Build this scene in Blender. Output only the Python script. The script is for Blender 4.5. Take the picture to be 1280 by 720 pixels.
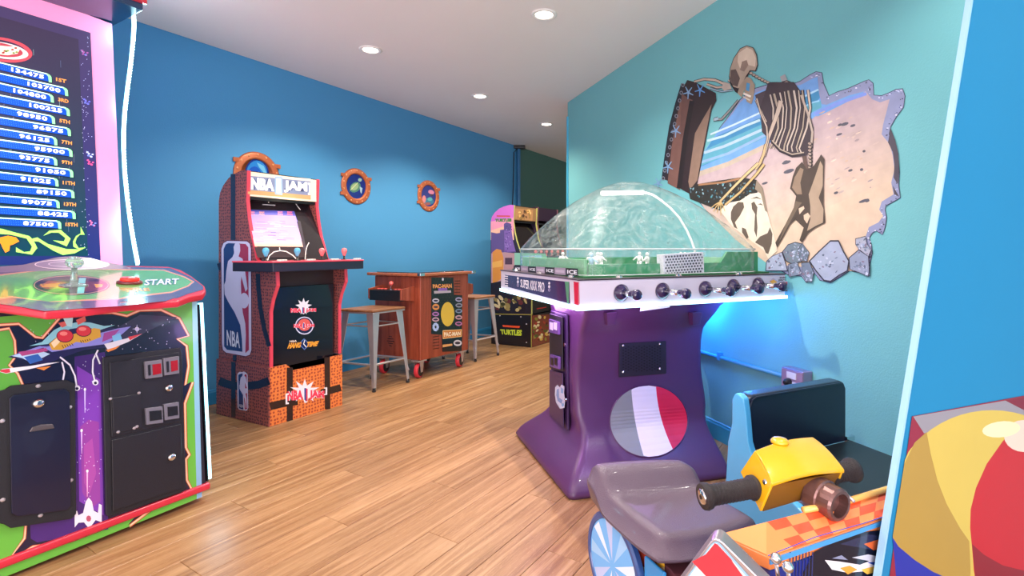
import bpy, bmesh, math, random
from mathutils import Vector, Matrix
from mathutils.geometry import tessellate_polygon
from mathutils.bvhtree import BVHTree

for o in list(bpy.data.objects): bpy.data.objects.remove(o)
SC = bpy.context.scene; COL = SC.collection
random.seed(7)

# ------------------------------------------------------------------ camera
F, CX, CY, H = 640.0, 690.0, 312.0, 1.08        # focal length in px (1280 wide), principal column, horizon row, eye height
cam_data = bpy.data.cameras.new('camera'); cam = bpy.data.objects.new('camera', cam_data); COL.objects.link(cam)
cam.location = (0, 0, H); cam.rotation_euler = (math.pi/2, 0, 0)
cam_data.sensor_width = 36; cam_data.lens = 18.0
cam_data.shift_x = (640-CX)/1280; cam_data.shift_y = (CY-360)/1280
cam_data.clip_start = 0.02
SC.camera = cam
# ------------------------------------------------------------------ world, view
w = bpy.data.worlds.new('world'); SC.world = w; w.use_nodes = True
w.node_tree.nodes['Background'].inputs[0].default_value = (0.95, 0.87, 0.90, 1)
w.node_tree.nodes['Background'].inputs[1].default_value = 2.15
SC.view_settings.view_transform = 'Standard'; SC.view_settings.look = 'None'
SC.view_settings.gamma = 1; SC.view_settings.use_curve_mapping = False
SC.view_settings.exposure = 0.10
CEIL = 2.50
# added soft fill light behind the camera, to brighten the ceiling
al = bpy.data.lights.new('ceiling_fill_light', 'AREA'); al.shape = 'RECTANGLE'; al.size = 4.0; al.size_y = 1.8; al.energy = 150; al.color = (1, .90, .93)
alo = bpy.data.objects.new('ceiling_fill_light', al); COL.objects.link(alo); alo.location = (-.3, -3.6, .9); alo.rotation_euler = (math.radians(108), 0, 0)
# ------------------------------------------------------------------ helpers
def lin(c):
    if isinstance(c, str):
        c = tuple(int(c[i:i+2], 16)/255 for i in (0, 2, 4))
    return tuple((x/12.92 if x <= 0.04045 else ((x+0.055)/1.055)**2.4) for x in c[:3])
def V(*a): return Vector(a)
def ray(px, py): return V((px-CX)/F, 1, (CY-py)/F)
CAM = V(0, 0, H)
def onpl(px, py, p0, n):
    r = ray(px, py); t = (p0-CAM).dot(n)/r.dot(n); return CAM+r*t
def atz(px, py, Z): return CAM+ray(px, py)*Z
def flr(px, py, h=0.0): return onpl(px, py, V(0, 0, h), V(0, 0, 1))
MATS = {}
def mat(name, col=None, rough=0.5, metal=0.0, emit=None, estr=0.0, coat=0.0, bump=0.0, bscale=80, var=0.06, vscale=6, trans=0, spec=0.5, attr=False, attr_emit=0.0):
    if name in MATS: return MATS[name]
    m = bpy.data.materials.new(name); m.use_nodes = True; MATS[name] = m
    nt = m.node_tree; b = nt.nodes['Principled BSDF']; L = nt.links
    tc = nt.nodes.new('ShaderNodeTexCoord')
    nz = nt.nodes.new('ShaderNodeTexNoise'); nz.inputs['Scale'].default_value = vscale; nz.inputs['Detail'].default_value = 5
    L.new(tc.outputs['Object'], nz.inputs['Vector'])
    mr = nt.nodes.new('ShaderNodeMapRange'); mr.inputs[3].default_value = 1-var; mr.inputs[4].default_value = 1+var
    L.new(nz.outputs['Fac'], mr.inputs[0])
    mx = nt.nodes.new('ShaderNodeVectorMath'); mx.operation = 'SCALE'
    L.new(mr.outputs[0], mx.inputs['Scale'])
    if attr:
        at = nt.nodes.new('ShaderNodeAttribute'); at.attribute_name = 'Col'
        L.new(at.outputs['Color'], mx.inputs[0])
        if attr_emit:
            L.new(at.outputs['Color'], b.inputs['Emission Color']); b.inputs['Emission Strength'].default_value = attr_emit
    else:
        mx.inputs[0].default_value = lin(col)
    L.new(mx.outputs[0], b.inputs['Base Color'])
    b.inputs['Roughness'].default_value = rough; b.inputs['Metallic'].default_value = metal
    b.inputs['Coat Weight'].default_value = coat; b.inputs['Coat Roughness'].default_value = 0.05
    b.inputs['Specular IOR Level'].default_value = spec
    b.inputs['Transmission Weight'].default_value = trans
    if emit: b.inputs['Emission Color'].default_value = (*lin(emit), 1); b.inputs['Emission Strength'].default_value = estr
    if bump:
        n2 = nt.nodes.new('ShaderNodeTexNoise'); n2.inputs['Scale'].default_value = bscale; n2.inputs['Detail'].default_value = 4
        L.new(tc.outputs['Object'], n2.inputs['Vector'])
        bp = nt.nodes.new('ShaderNodeBump'); bp.inputs['Strength'].default_value = bump; bp.inputs['Distance'].default_value = 0.004
        L.new(n2.outputs['Fac'], bp.inputs['Height']); L.new(bp.outputs[0], b.inputs['Normal'])
    return m
PRINT = mat('print', rough=0.45, attr=True, var=0.04, vscale=20)
PRINTG = mat('print_gloss', rough=0.18, attr=True, var=0.03, coat=0.4)
LITP = mat('backlit_print', rough=0.3, attr=True, attr_emit=1.0)
SCREEN = mat('screen_image', rough=0.3, spec=.15, attr=True, attr_emit=0.75)
def tag(o, label=None, cat=None, group=None, kind=None):
    if label: o['label'] = label
    if cat: o['category'] = cat
    if group: o['group'] = group
    if kind: o['kind'] = kind
    return o
def thing(name, label, cat, loc, rz=0.0, group=None):
    o = bpy.data.objects.new(name, None); COL.objects.link(o)
    o.location = loc; o.rotation_euler = (0, 0, rz); o.empty_display_size = 0.1
    o['_m'] = [c for r in (Matrix.Translation(Vector(loc)) @ Matrix.Rotation(rz, 4, 'Z')) for c in r]
    return tag(o, label, cat, group)
def wm(o):
    if o is None: return Matrix.Identity(4)
    if o.parent: return wm(o.parent) @ Matrix.Translation(o.location)
    return Matrix.LocRotScale(o.location, o.rotation_euler, None)
class Fr:
    """local frame: world = O + x*ex + y*ey + z*ez"""
    def __init__(s, O, ex, ey, ez=None):
        s.O = Vector(O); s.ex = Vector(ex); s.ey = Vector(ey); s.ez = Vector(ez) if ez else V(0, 0, 1)
    def __call__(s, x, y, z=0): return s.O+s.ex*x+s.ey*y+s.ez*z
WF = Fr((0, 0, 0), (1, 0, 0), (0, 1, 0))
class MB:
    def __init__(s, fr=WF): s.v = []; s.f = []; s.c = []; s.fr = fr; s.lay = 0; s.vc = False
    def add(s, pts, faces, col=None, raw=False):
        k = len(s.v)
        s.v += [Vector(p) if raw else s.fr(*p) for p in pts]
        for f in faces: s.f.append([i+k for i in f]); s.c.append(col)
        return s
    def box(s, x0, y0, z0, x1, y1, z1, col=None):
        p = [(x0, y0, z0), (x1, y0, z0), (x1, y1, z0), (x0, y1, z0), (x0, y0, z1), (x1, y0, z1), (x1, y1, z1), (x0, y1, z1)]
        return s.add(p, [(0, 3, 2, 1), (4, 5, 6, 7), (0, 1, 5, 4), (1, 2, 6, 5), (2, 3, 7, 6), (3, 0, 4, 7)], col)
    def prism(s, pts, off, col=None, raw=True):
        """extrude polygon (world 3D points) by vector off"""
        n = len(pts); pts = [Vector(p) for p in pts]; off = Vector(off)
        q = pts+[p+off for p in pts]
        tri = tessellate_polygon([pts])
        fs = [tuple(t) for t in tri]+[tuple(i+n for i in reversed(t)) for t in tri]
        fs += [(i, (i+1) % n, (i+1) % n+n, i+n) for i in range(n)]
        return s.add(q, fs, col, raw=raw)
    def poly(s, pts, col=None):
        pts = [Vector(p) for p in pts]
        return s.add(pts, [tuple(t) for t in tessellate_polygon([pts])], col, raw=True)
    def cyl(s, p0, p1, r0, r1=None, n=16, col=None, cap=True, raw=True):
        if r1 is None: r1 = r0
        if not raw: p0 = s.fr(*p0); p1 = s.fr(*p1)
        p0 = Vector(p0); p1 = Vector(p1); d = (p1-p0).normalized()
        a = d.orthogonal().normalized(); b = d.cross(a)
        pts = [p0+(a*math.cos(t)+b*math.sin(t))*r0 for t in [2*math.pi*i/n for i in range(n)]]
        pts += [p1+(a*math.cos(t)+b*math.sin(t))*r1 for t in [2*math.pi*i/n for i in range(n)]]
        fs = [(i, (i+1) % n, (i+1) % n+n, i+n) for i in range(n)]
        if cap: fs += [tuple(reversed(range(n))), tuple(range(n, 2*n))]
        return s.add(pts, fs, col, raw=True)
    def tube(s, path, r, n=10, col=None):
        path = [Vector(p) for p in path]; rings = []; prev = None
        rr = r if isinstance(r, (list, tuple)) else [r]*len(path)
        for i, p in enumerate(path):
            d = (path[min(i+1, len(path)-1)]-path[max(i-1, 0)]).normalized()
            a = (prev-d*prev.dot(d)).normalized() if prev and (prev-d*prev.dot(d)).length > 1e-5 else d.orthogonal().normalized()
            prev = a; b = d.cross(a)
            rings.append([p+(a*math.cos(t)+b*math.sin(t))*rr[i] for t in [2*math.pi*k/n for k in range(n)]])
        return s.loft(rings, col)
    def loft(s, rings, col=None, cap=True):
        n = len(rings[0]); pts = [p for r in rings for p in r]; fs = []
        for i in range(len(rings)-1):
            for k in range(n): fs.append((i*n+k, i*n+(k+1) % n, (i+1)*n+(k+1) % n, (i+1)*n+k))
        if cap: fs += [tuple(reversed(range(n))), tuple(range((len(rings)-1)*n, len(rings)*n))]
        return s.add(pts, fs, col, raw=True)
    def lathe(s, p0, ax, prof, n=20, col=None):
        """prof: (distance along ax, radius)"""
        p0 = Vector(p0); d = Vector(ax).normalized(); a = d.orthogonal().normalized(); b = d.cross(a)
        rings = [[p0+d*h+(a*math.cos(t)+b*math.sin(t))*max(r, 1e-4) for t in [2*math.pi*k/n for k in range(n)]] for h, r in prof]
        return s.loft(rings, col)
    def ball(s, c, r, n=12, col=None, sc=(1, 1, 1)):
        c = Vector(c); m = n//2
        rings = [[c+V(math.cos(2*math.pi*k/n)*math.sin(math.pi*j/m)*sc[0], math.sin(2*math.pi*k/n)*math.sin(math.pi*j/m)*sc[1], -math.cos(math.pi*j/m)*sc[2])*r for k in range(n)] for j in range(m+1)]
        rings[0] = [c+V(0, 0, -r*sc[2]*0.999)+(p-c)*0.01 for p in rings[0]]; 
        return s.loft(rings, col)
    def build(s, name, m, parent=None, smooth=False, bevel=0, seg=2, kind=None, label=None, solid=0, subsurf=0):
        me = bpy.data.meshes.new(name)
        inv = wm(parent).inverted()
        pts = [inv @ p for p in s.v]
        # put the part's origin at its own centre
        lo = Vector([min(p[i] for p in pts) for i in range(3)]); hi = Vector([max(p[i] for p in pts) for i in range(3)])
        c = (lo+hi)/2
        if parent is None: c.z = lo.z
        me.from_pydata([p-c for p in pts], [], s.f)
        if any(x is not None for x in s.c):
            at = me.color_attributes.new('Col', 'FLOAT_COLOR', 'CORNER')
            buf = []
            for poly, cc in zip(me.polygons, s.c):
                if isinstance(cc, list): 
                    for k in range(poly.loop_total): buf += [*lin(cc[k]), 1]
                else: buf += [*lin(cc or 'ffffff'), 1]*poly.loop_total
            at.data.foreach_set('color', buf)
        me.validate(); me.update()
        if not any(isinstance(x, list) for x in s.c) and not s.lay:
            bm = bmesh.new(); bm.from_mesh(me); bmesh.ops.recalc_face_normals(bm, faces=bm.faces); bm.to_mesh(me); bm.free()
        me.materials.append(m)
        if smooth: me.shade_smooth()
        o = bpy.data.objects.new(name, me); COL.objects.link(o)
        o.location = c
        if parent is not None: o.parent = parent
        if bevel:
            b = o.modifiers.new('bevel', 'BEVEL'); b.width = bevel; b.segments = seg; b.limit_method = 'ANGLE'; b.angle_limit = 0.7
            if not smooth: me.shade_smooth(); 
            e = o.modifiers.new('wn', 'WEIGHTED_NORMAL'); e.keep_sharp = False
        elif smooth == 'auto':
            pass
        if solid:
            b = o.modifiers.new('solid', 'SOLIDIFY'); b.thickness = solid; b.offset = -1
        if subsurf:
            b = o.modifiers.new('sub', 'SUBSURF'); b.levels = subsurf; b.render_levels = subsurf
        if kind: o['kind'] = kind
        if label: o['label'] = label
        return o
_tc = {}
def glyphs(t, bold=0.0, shear=0.0, sp=1.0):
    k = (t, bold, shear, sp)
    if k in _tc: return _tc[k]
    cu = bpy.data.curves.new('t', 'FONT'); cu.body = t; cu.offset = bold; cu.shear = shear; cu.space_character = sp; cu.resolution_u = 2
    o = bpy.data.objects.new('t', cu); COL.objects.link(o)
    dg = bpy.context.evaluated_depsgraph_get()
    me = bpy.data.meshes.new_from_object(o.evaluated_get(dg))
    vs = [v.co.copy() for v in me.vertices]; fs = [tuple(p.vertices) for p in me.polygons]
    bpy.data.objects.remove(o); bpy.data.curves.remove(cu); bpy.data.meshes.remove(me)
    x0 = min(v.x for v in vs); x1 = max(v.x for v in vs); y0 = min(v.y for v in vs); y1 = max(v.y for v in vs)
    r = ([((v.x-x0)/(x1-x0), (v.y-y0)/(y1-y0)) for v in vs], fs); _tc[k] = r
    return r
class Decal(MB):
    """flat print on a real plane (p0, n); coordinates given as seen, put on that plane"""
    def __init__(s, p0, n, base=0.0008, step=0.00001):
        super().__init__(); s.p0 = Vector(p0); s.n = Vector(n).normalized()
        if s.n.dot(CAM-s.p0) < 0: s.n = -s.n
        s.off = base; s.step = step
    def P(s, x, y):
        if callable(getattr(s, 'warp', None)): x, y = s.warp(x, y)
        return onpl(x, y, s.p0+s.n*s.off, s.n)
    def up(s): s.off += s.step; s.lay += 1
    def poly2(s, pts, col):
        s.up(); P = [s.P(*p) for p in pts]
        tr = tessellate_polygon([P]); k = len(s.v); s.v += P
        for t in tr:
            t = list(t); a, b, c = [P[i] for i in t]
            if (b-a).cross(c-a).dot(s.n) < 0: t.reverse()
            s.f.append([i+k for i in t]); s.c.append(col)
        return s
    def grad(s, q, c0, c1, n=1):
        """quad TL TR BR BL, colour top c0 to bottom c1"""
        s.up(); k = len(s.v); s.v += [s.P(*p) for p in q]
        a, b, c = s.v[k:k+3]; col = [c0, c0, c1, c1]; f = [k, k+1, k+2, k+3]
        if (b-a).cross(c-a).dot(s.n) < 0: f.reverse(); col.reverse()
        s.f.append(f); s.c.append(col); return s
    def ell(s, cx, cy, rx, ry, col, n=20, rot=0, a0=0, a1=360):
        r = math.radians(rot); pts = []
        for i in range(n+(a1-a0 < 360)):
            t = math.radians(a0+(a1-a0)*i/n); x = rx*math.cos(t); y = ry*math.sin(t)
            pts.append((cx+x*math.cos(r)-y*math.sin(r), cy+x*math.sin(r)+y*math.cos(r)))
        return s.poly2(pts, col)
    def line(s, pts, w, col, w1=None):
        w1 = w if w1 is None else w1; L = []; R = []; n = len(pts)
        for i, p in enumerate(pts):
            a = pts[max(i-1, 0)]; b = pts[min(i+1, n-1)]; dx, dy = b[0]-a[0], b[1]-a[1]; l = math.hypot(dx, dy) or 1
            ww = (w+(w1-w)*i/max(n-1, 1))/2; L.append((p[0]-dy/l*ww, p[1]+dx/l*ww)); R.append((p[0]+dy/l*ww, p[1]-dx/l*ww))
        s.up()
        for i in range(n-1):
            k = len(s.v); q = [s.P(*L[i]), s.P(*L[i+1]), s.P(*R[i+1]), s.P(*R[i])]; s.v += q
            f = [k, k+1, k+2, k+3]
            if (q[1]-q[0]).cross(q[2]-q[0]).dot(s.n) < 0: f.reverse()
            s.f.append(f); s.c.append(col)
        return s
    def text(s, t, q, col, bold=0.0, shear=0.0, sp=1.0):
        """q: TL TR BR BL"""
        s.up(); vs, fs = glyphs(t, bold, shear, sp); k = len(s.v); tl, tr, br, bl = q
        for u, v in vs:
            s.v.append(s.P((bl[0]*(1-u)+br[0]*u)*(1-v)+(tl[0]*(1-u)+tr[0]*u)*v, (bl[1]*(1-u)+br[1]*u)*(1-v)+(tl[1]*(1-u)+tr[1]*u)*v))
        for f in fs:
            f = [i+k for i in f]; a, b, c = [s.v[i] for i in f[:3]]
            if (b-a).cross(c-a).dot(s.n) < 0: f.reverse()
            s.f.append(f); s.c.append(col)
        return s
    def otext(s, t, q, col, oc, bold=0.02, o=0.05, **k):
        s.text(t, q, oc, bold+o, **k); return s.text(t, q, col, bold, **k)
def rot2(d): return V(-d.y, d.x, 0)
def smoothpts(pts, it=2):
    for _ in range(it):
        q = []
        for i in range(len(pts)):
            a = pts[i]; b = pts[(i+1) % len(pts)]
            q += [(a[0]*.75+b[0]*.25, a[1]*.75+b[1]*.25), (a[0]*.25+b[0]*.75, a[1]*.25+b[1]*.75)]
        pts = q
    return pts
def copy_tree(o, parent=None):
    c = o.copy(); COL.objects.link(c)
    if parent: c.parent = parent
    for ch in list(o.children): copy_tree(ch, c)
    return c
# ------------------------------------------------------------------ lamps of the room (recessed downlights)
trimm = mat('white_trim', 'f4f0ee', 0.4)
bulb = mat('lamp_glass', 'ffffff', 0.3, emit='fff4e6', estr=9)
proto = None
def downlight(x, y, pw, col, label, cone=132, seen=True, blend=0.55):
    global proto
    ld = bpy.data.lights.new('downlight_lamp', 'SPOT'); ld.energy = pw*.33; ld.color = col; ld.spot_size = math.radians(cone); ld.spot_blend = blend; ld.shadow_soft_size = 0.03
    lo = bpy.data.objects.new('downlight_lamp', ld)
    if proto is None:
        t = thing('ceiling_downlight', label, 'light', (x, y, CEIL), 0, 'recessed ceiling lights')
        MB().lathe((x, y, CEIL-0.0005), (0, 0, -1), [(0, .078), (0.004, .078), (0.007, .07), (0.007, .056), (0, .052)], 28).build('trim_ring', trimm, t, smooth=True)
        MB().lathe((x, y, CEIL-0.0006), (0, 0, -1), [(0, .052), (0.003, .052), (0.0035, .01)], 24).build('lamp', bulb, t)
        proto = t
    else:
        t = copy_tree(proto); t.location = (x, y, CEIL); t['label'] = label
    COL.objects.link(lo); lo.parent = t; lo.location = (0, 0, -0.02)
WARM = (1.0, .80, .56); WHT = (1.0, .93, .86); PNK = (1.0, .80, .86)
downlight(-.048, 3.09, 95, WHT, 'recessed ceiling light nearest the camera, at the top edge of the photo')
downlight(-1.289, 3.635, 210, WARM, 'recessed ceiling light over the basketball arcade cabinet, nearest the blue wall')
downlight(-.666, 4.733, 250, WARM, 'recessed ceiling light above the cocktail table machine, in the middle of the ceiling')
downlight(-.063, 5.79, 150, WARM, 'smallest and farthest recessed ceiling light, near the teal wall corner')
for i, (x, y, p, c) in enumerate([(-.044, 2.28, 300, WHT), (-1.55, 1.35, 70, PNK), (.95, 1.25, 60, WHT), (-.4, .35, 80, WHT), (.95, 6.4, 230, WARM)]):  # the last one is added, to bounce light onto the far ceiling
    if p: downlight(x, y, p, c, 'recessed ceiling light out of frame, '+['in front of the dome table', 'above the huge space shooter cabinet', 'above the motorbike ride', 'above the camera', 'added for bounce in the passage behind the teal wall'][i])
# ------------------------------------------------------------------ room shell
LD = V(.480, .877, 0); LN = V(.877, -.480, 0); LOFF = -3.795       # left wall direction, normal into the room
RD = V(.363, -.932, 0); RN = V(.932, .363, 0); ROFF = 1.935        # right wall
def lw(s, h=0, d=0): return LN*(LOFF+d)+LD*s+V(0, 0, h)
def rw(s, h=0, d=0): return RN*(ROFF-d)+RD*s+V(0, 0, h)
def wallmat(name, col, col2=None, edge=None, bump=.25):
    m = mat(name, col, rough=.55, bump=bump, bscale=140, var=.05, vscale=2, spec=.35)
    if col2:
        nt = m.node_tree; L = nt.links; b = nt.nodes['Principled BSDF']
        g = nt.nodes.new('ShaderNodeNewGeometry'); dt = nt.nodes.new('ShaderNodeVectorMath'); dt.operation = 'DOT_PRODUCT'
        dt.inputs[1].default_value = LD; L.new(g.outputs['Position'], dt.inputs[0])
        mr = nt.nodes.new('ShaderNodeMapRange'); mr.inputs[1].default_value = edge[0]; mr.inputs[2].default_value = edge[1]; L.new(dt.outputs['Value'], mr.inputs[0])
        mx = nt.nodes.new('ShaderNodeMix'); mx.data_type = 'RGBA'; mx.inputs[6].default_value = (*lin(col), 1); mx.inputs[7].default_value = (*lin(col2), 1)
        L.new(mr.outputs[0], mx.inputs[0]); L.new(mx.outputs[2], b.inputs['Base Color'])
    return m
wl = wallmat('blue_wall_paint', '4a92c6', '446f68', (5.96, 6.0))
wr = wallmat('teal_wall_paint', '70b4bb')
ceilm = mat('ceiling_paint', 'f3ebeb', rough=.8, bump=.2, bscale=120, var=.03, vscale=1.5)
base_l = mat('blue_baseboard_paint', '2a86c0', rough=.4); base_r = mat('teal_baseboard_paint', '3a9fbf', rough=.4)
def slab(name, pts, off, m): o = MB().prism(pts, off).build(name, m); o['kind'] = 'structure'; return o
lwp = [lw(-1.5, 0), lw(-1.5, CEIL), lw(10.3, CEIL), lw(10.3, 0)]
slab('wall_left', lwp, -LN*.1, wl)
sc0 = (V(.147, 4.94, 0)).dot(RD)      # far corner of right wall
slab('wall_right', [rw(sc0, 0), rw(sc0, CEIL), rw(1.2, CEIL), rw(1.2, 0)], RN*.1, wr)
slab('wall_return', [rw(sc0, 0)+RN*.101, rw(sc0, CEIL)+RN*.101, rw(sc0, CEIL)+RN*3.5, rw(sc0, 0)+RN*3.5], RD*.1, wr)
slab('wall_back', [V(-1.0+3.0, 11.2, 0), V(8, 8.5, 0), V(8, 8.5, CEIL), V(2.0, 11.2, CEIL)], V(.05, .1, 0), wl)
slab('ceiling', [V(-6, -1.6, CEIL+.001), V(6, -1.6, CEIL+.001), V(8, 12, CEIL+.001), V(-3, 12, CEIL+.001)], V(0, 0, .1), ceilm)
for nm, f0, s0, s1, bm_, sg in (('baseboard_left', lw, -1.5, 10.3, base_l, 1), ('baseboard_right', rw, sc0, 1.2, base_r, 1)):
    m = MB(); N = LN if f0 is lw else -RN
    prof = [(0.0005, 0.001), (.012, 0.001), (.012, .085), (.008, .093), (.008, .1), (.0005, .104)]
    m.prism([f0(s0, h, d) for d, h in prof], f0(s1, 0)-f0(s0, 0)); o = m.build(nm, bm_); o['kind'] = 'structure'
# corner edge strip on the end of the teal wall
o = MB().prism([rw(sc0, .11, .0)-RD*.002, rw(sc0, .11, .012)-RD*.002, rw(sc0, .11, .012)+RD*.02, rw(sc0, .11, .0005)+RD*.02], V(0, 0, 2.25)).build('trim_1', mat('trim_blue', '4fb4d8', .4)); o['kind'] = 'structure'
# ------------------------------------------------------------------ floor of oak planks
def woodmat(name, c0, c1, c2, grain=1.0, rough=.38, axis=0, rnd=.25, coat=0.0):
    m = bpy.data.materials.new(name); m.use_nodes = True; nt = m.node_tree; L = nt.links; b = nt.nodes['Principled BSDF']
    tc = nt.nodes.new('ShaderNodeTexCoord'); oi = nt.nodes.new('ShaderNodeObjectInfo')
    mp = nt.nodes.new('ShaderNodeMapping'); s = [24*grain]*3; s[axis] = 1.2*grain; mp.inputs['Scale'].default_value = s
    ad = nt.nodes.new('ShaderNodeVectorMath'); ad.operation = 'ADD'; ml = nt.nodes.new('ShaderNodeVectorMath'); ml.operation = 'SCALE'; ml.inputs[0].default_value = (37, 91, 53)
    L.new(oi.outputs['Random'], ml.inputs['Scale']); L.new(tc.outputs['Object'], mp.inputs[0]); L.new(mp.outputs[0], ad.inputs[0]); L.new(ml.outputs[0], ad.inputs[1])
    nz = nt.nodes.new('ShaderNodeTexNoise'); nz.inputs['Scale'].default_value = 1.0; nz.inputs['Detail'].default_value = 7; nz.inputs['Roughness'].default_value = .6; nz.inputs['Distortion'].default_value = 1.2
    L.new(ad.outputs[0], nz.inputs['Vector'])
    cr = nt.nodes.new('ShaderNodeValToRGB'); e = cr.color_ramp.elements
    e[0].position = .30; e[0].color = (*lin(c1), 1); e[1].position = .72; e[1].color = (*lin(c2), 1); x = e.new(.5); x.color = (*lin(c0), 1)
    L.new(nz.outputs['Fac'], cr.inputs[0])
    # fine pale figure lines
    wv = nt.nodes.new('ShaderNodeTexNoise'); wv.inputs['Scale'].default_value = 3.2; wv.inputs['Detail'].default_value = 3; wv.inputs['Distortion'].default_value = 2.5
    L.new(ad.outputs[0], wv.inputs['Vector'])
    r2 = nt.nodes.new('ShaderNodeValToRGB'); q = r2.color_ramp.elements; q[0].position = .47; q[0].color = (0, 0, 0, 1); q[1].position = .53; q[1].color = (0, 0, 0, 1); y = q.new(.5); y.color = (.5, .5, .5, 1)
    L.new(wv.outputs['Fac'], r2.inputs[0])
    mx = nt.nodes.new('ShaderNodeMix'); mx.data_type = 'RGBA'; mx.inputs[7].default_value = (*lin(c2), 1); L.new(r2.outputs[0], mx.inputs[0]); L.new(cr.outputs[0], mx.inputs[6])
    mr = nt.nodes.new('ShaderNodeMapRange'); mr.inputs[3].default_value = 1-rnd; mr.inputs[4].default_value = 1+rnd*.5; L.new(oi.outputs['Random'], mr.inputs[0])
    sc = nt.nodes.new('ShaderNodeVectorMath'); sc.operation = 'SCALE'; L.new(mx.outputs[2], sc.inputs[0]); L.new(mr.outputs[0], sc.inputs['Scale'])
    L.new(sc.outputs[0], b.inputs['Base Color']); b.inputs['Roughness'].default_value = rough; b.inputs['Coat Weight'].default_value = coat
    bp = nt.nodes.new('ShaderNodeBump'); bp.inputs['Strength'].default_value = .15; bp.inputs['Distance'].default_value = .002; L.new(nz.outputs['Fac'], bp.inputs['Height']); L.new(bp.outputs[0], b.inputs['Normal'])
    MATS[name] = m; return m
oak = woodmat('oak_plank', '9a7048', '7a502c', 'bd946a', rough=.4, rnd=.10)
slab_o = slab('floor', [V(-6, -1.5, -.08), V(4, -1.5, -.08), V(8, 11.5, -.08), V(-3, 11.5, -.08)], V(0, 0, .073), mat('underlay', '7a5535', .7))
PD = V(.521, .853, 0); PN = V(.853, -.521, 0); PW = .15; PL = 1.22
pm = None; stuff = MB(); ang = math.atan2(PD.y, PD.x); npl = 0
for i in range(-30, 14):
    for j in range(-3, 9):
        a = PN*(i*PW)+PD*(j*PL+((i*.37) % 1)*PL); c = a
        if c.dot(LN) < LOFF-.7 or c.dot(RN) > ROFF+.7 and c.y < 4.6 or c.y < -1.2 or c.y > 9.5 or c.x > 3: continue
        vis = c.y > .9
        if vis:
            xs = [(a+PD*t).x/(a+PD*t).y*F+CX for t in (-.6, .6) if (a+PD*t).y > .3]
            vis = xs and max(xs) > 20 and min(xs) < 1000 and CY+H*F/max((a+PD*.6).y, .3) < 760
        if vis and npl < 297:
            npl += 1
            if pm is None:
                o = MB().box(-PL/2+.0008, -PW/2+.0008, -.006, PL/2-.0008, PW/2-.0008, 0).build('plank', oak); pm = o
                b = o.modifiers.new('bevel', 'BEVEL'); b.width = .0012; b.segments = 1
                o.data.transform(Matrix.Translation((0, 0, -.006)))
            else: o = pm.copy(); COL.objects.link(o)
            o.parent = slab_o; o.location = wm(slab_o).inverted() @ V(c.x, c.y, 0); o.rotation_euler = (0, 0, ang)
        else:
            f = Fr(c, PD, rot2(PD)); stuff.fr = f; stuff.box(-PL/2+.001, -PW/2+.001, -.006, PL/2-.001, PW/2-.001, -0.0002)
stuff.build('plank', oak, slab_o, kind='stuff')
print('planks', npl)
# ------------------------------------------------------------------ shared materials
black = mat('black_plastic', '17171c', .35, bump=.1); blackm = mat('black_metal', '1b1a20', .42, bump=.25, bscale=300)
chrome = mat('chrome', 'd8d8dc', .12, 1.0); steel = mat('brushed_steel', 'cfc6c9', .42, .85, bump=.1, bscale=40)
red = mat('red_trim', 'c8283c', .35, coat=.3); redp = mat('red_plastic', 'e02a24', .25, coat=.5)
white = mat('white_plastic', 'e9e6ea', .35); darkglass = mat('dark_glass', '0c0c12', .08, coat=.6)
ledm = mat('led_strip', 'e8ffff', .3, emit='8ef4ff', estr=2.6); rubber = mat('rubber', '1c1a1a', .7)
grey = mat('grey_plastic', '6b6773', .4)
def pt_light(name, loc, e, col, parent, size=.05, typ='POINT'):
    ld = bpy.data.lights.new(name, typ); ld.energy = e; ld.color = col; ld.shadow_soft_size = size
    o = bpy.data.objects.new(name, ld); COL.objects.link(o); o.location = wm(parent).inverted() @ Vector(loc); o.parent = parent; return o
def Q(x0, y0, x1, y1): return [(x0, y0), (x1, y0), (x1, y1), (x0, y1)]
rnd = random.Random(3)
# ================================================================== big shooter cabinet, left foreground
GC = V(-1.49, 2.208, 0); gx = V(-.480, -.877, 0); gy = V(-.877, .480, 0)      # gx runs along its front to the left, gy into its depth
G = Fr(GC, gx, gy)
gt = thing('arcade_cabinet', 'huge space shooter cabinet with high score screen, green front and glowing light strip', 'arcade machine', G(.38, .5, 0), math.atan2(gx.y, gx.x))
GW = .76
gside = mat('cabinet_black_laminate', '23202c', .4)
def yf(z): return .077*z/.87
m = MB(G); prof = [(0.0, .05), (yf(.87), .885), (.79, .985), (.79, .05)]
m.prism([G(0, y, z) for y, z in prof], gx*GW, raw=True); m.build('body', gside, gt, bevel=.004)
# tower holding the screen
m = MB(G); m.prism([G(0, y, z) for y, z in [(.775, .985), (.875, 2.24), (1.02, 2.24), (1.02, .06), (.80, .06)]], gx*GW, raw=True).build('screen_tower', mat('tower_side', '2e6c9c', .4), gt)
# hood above the screen
m = MB(G); m.prism([G(-.02, y, z) for y, z in [(.60, 2.255), (.60, 2.36), (1.02, 2.36), (1.02, 2.245), (.88, 2.245)]], gx*(GW+.04), raw=True).build('marquee_hood', mat('hood_blue', '16395f', .25, coat=.5), gt, bevel=.004)
m = MB(G); m.box(-.03, .585, 2.285, GW+.02, .60, 2.305).build('hood_trim', red, gt)
MB().lathe(G(-.0205, .68, 2.31), -gx, [(0, .018), (.004, .016), (.006, .004)], 14).build('hood_bolt', chrome, gt)
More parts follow.
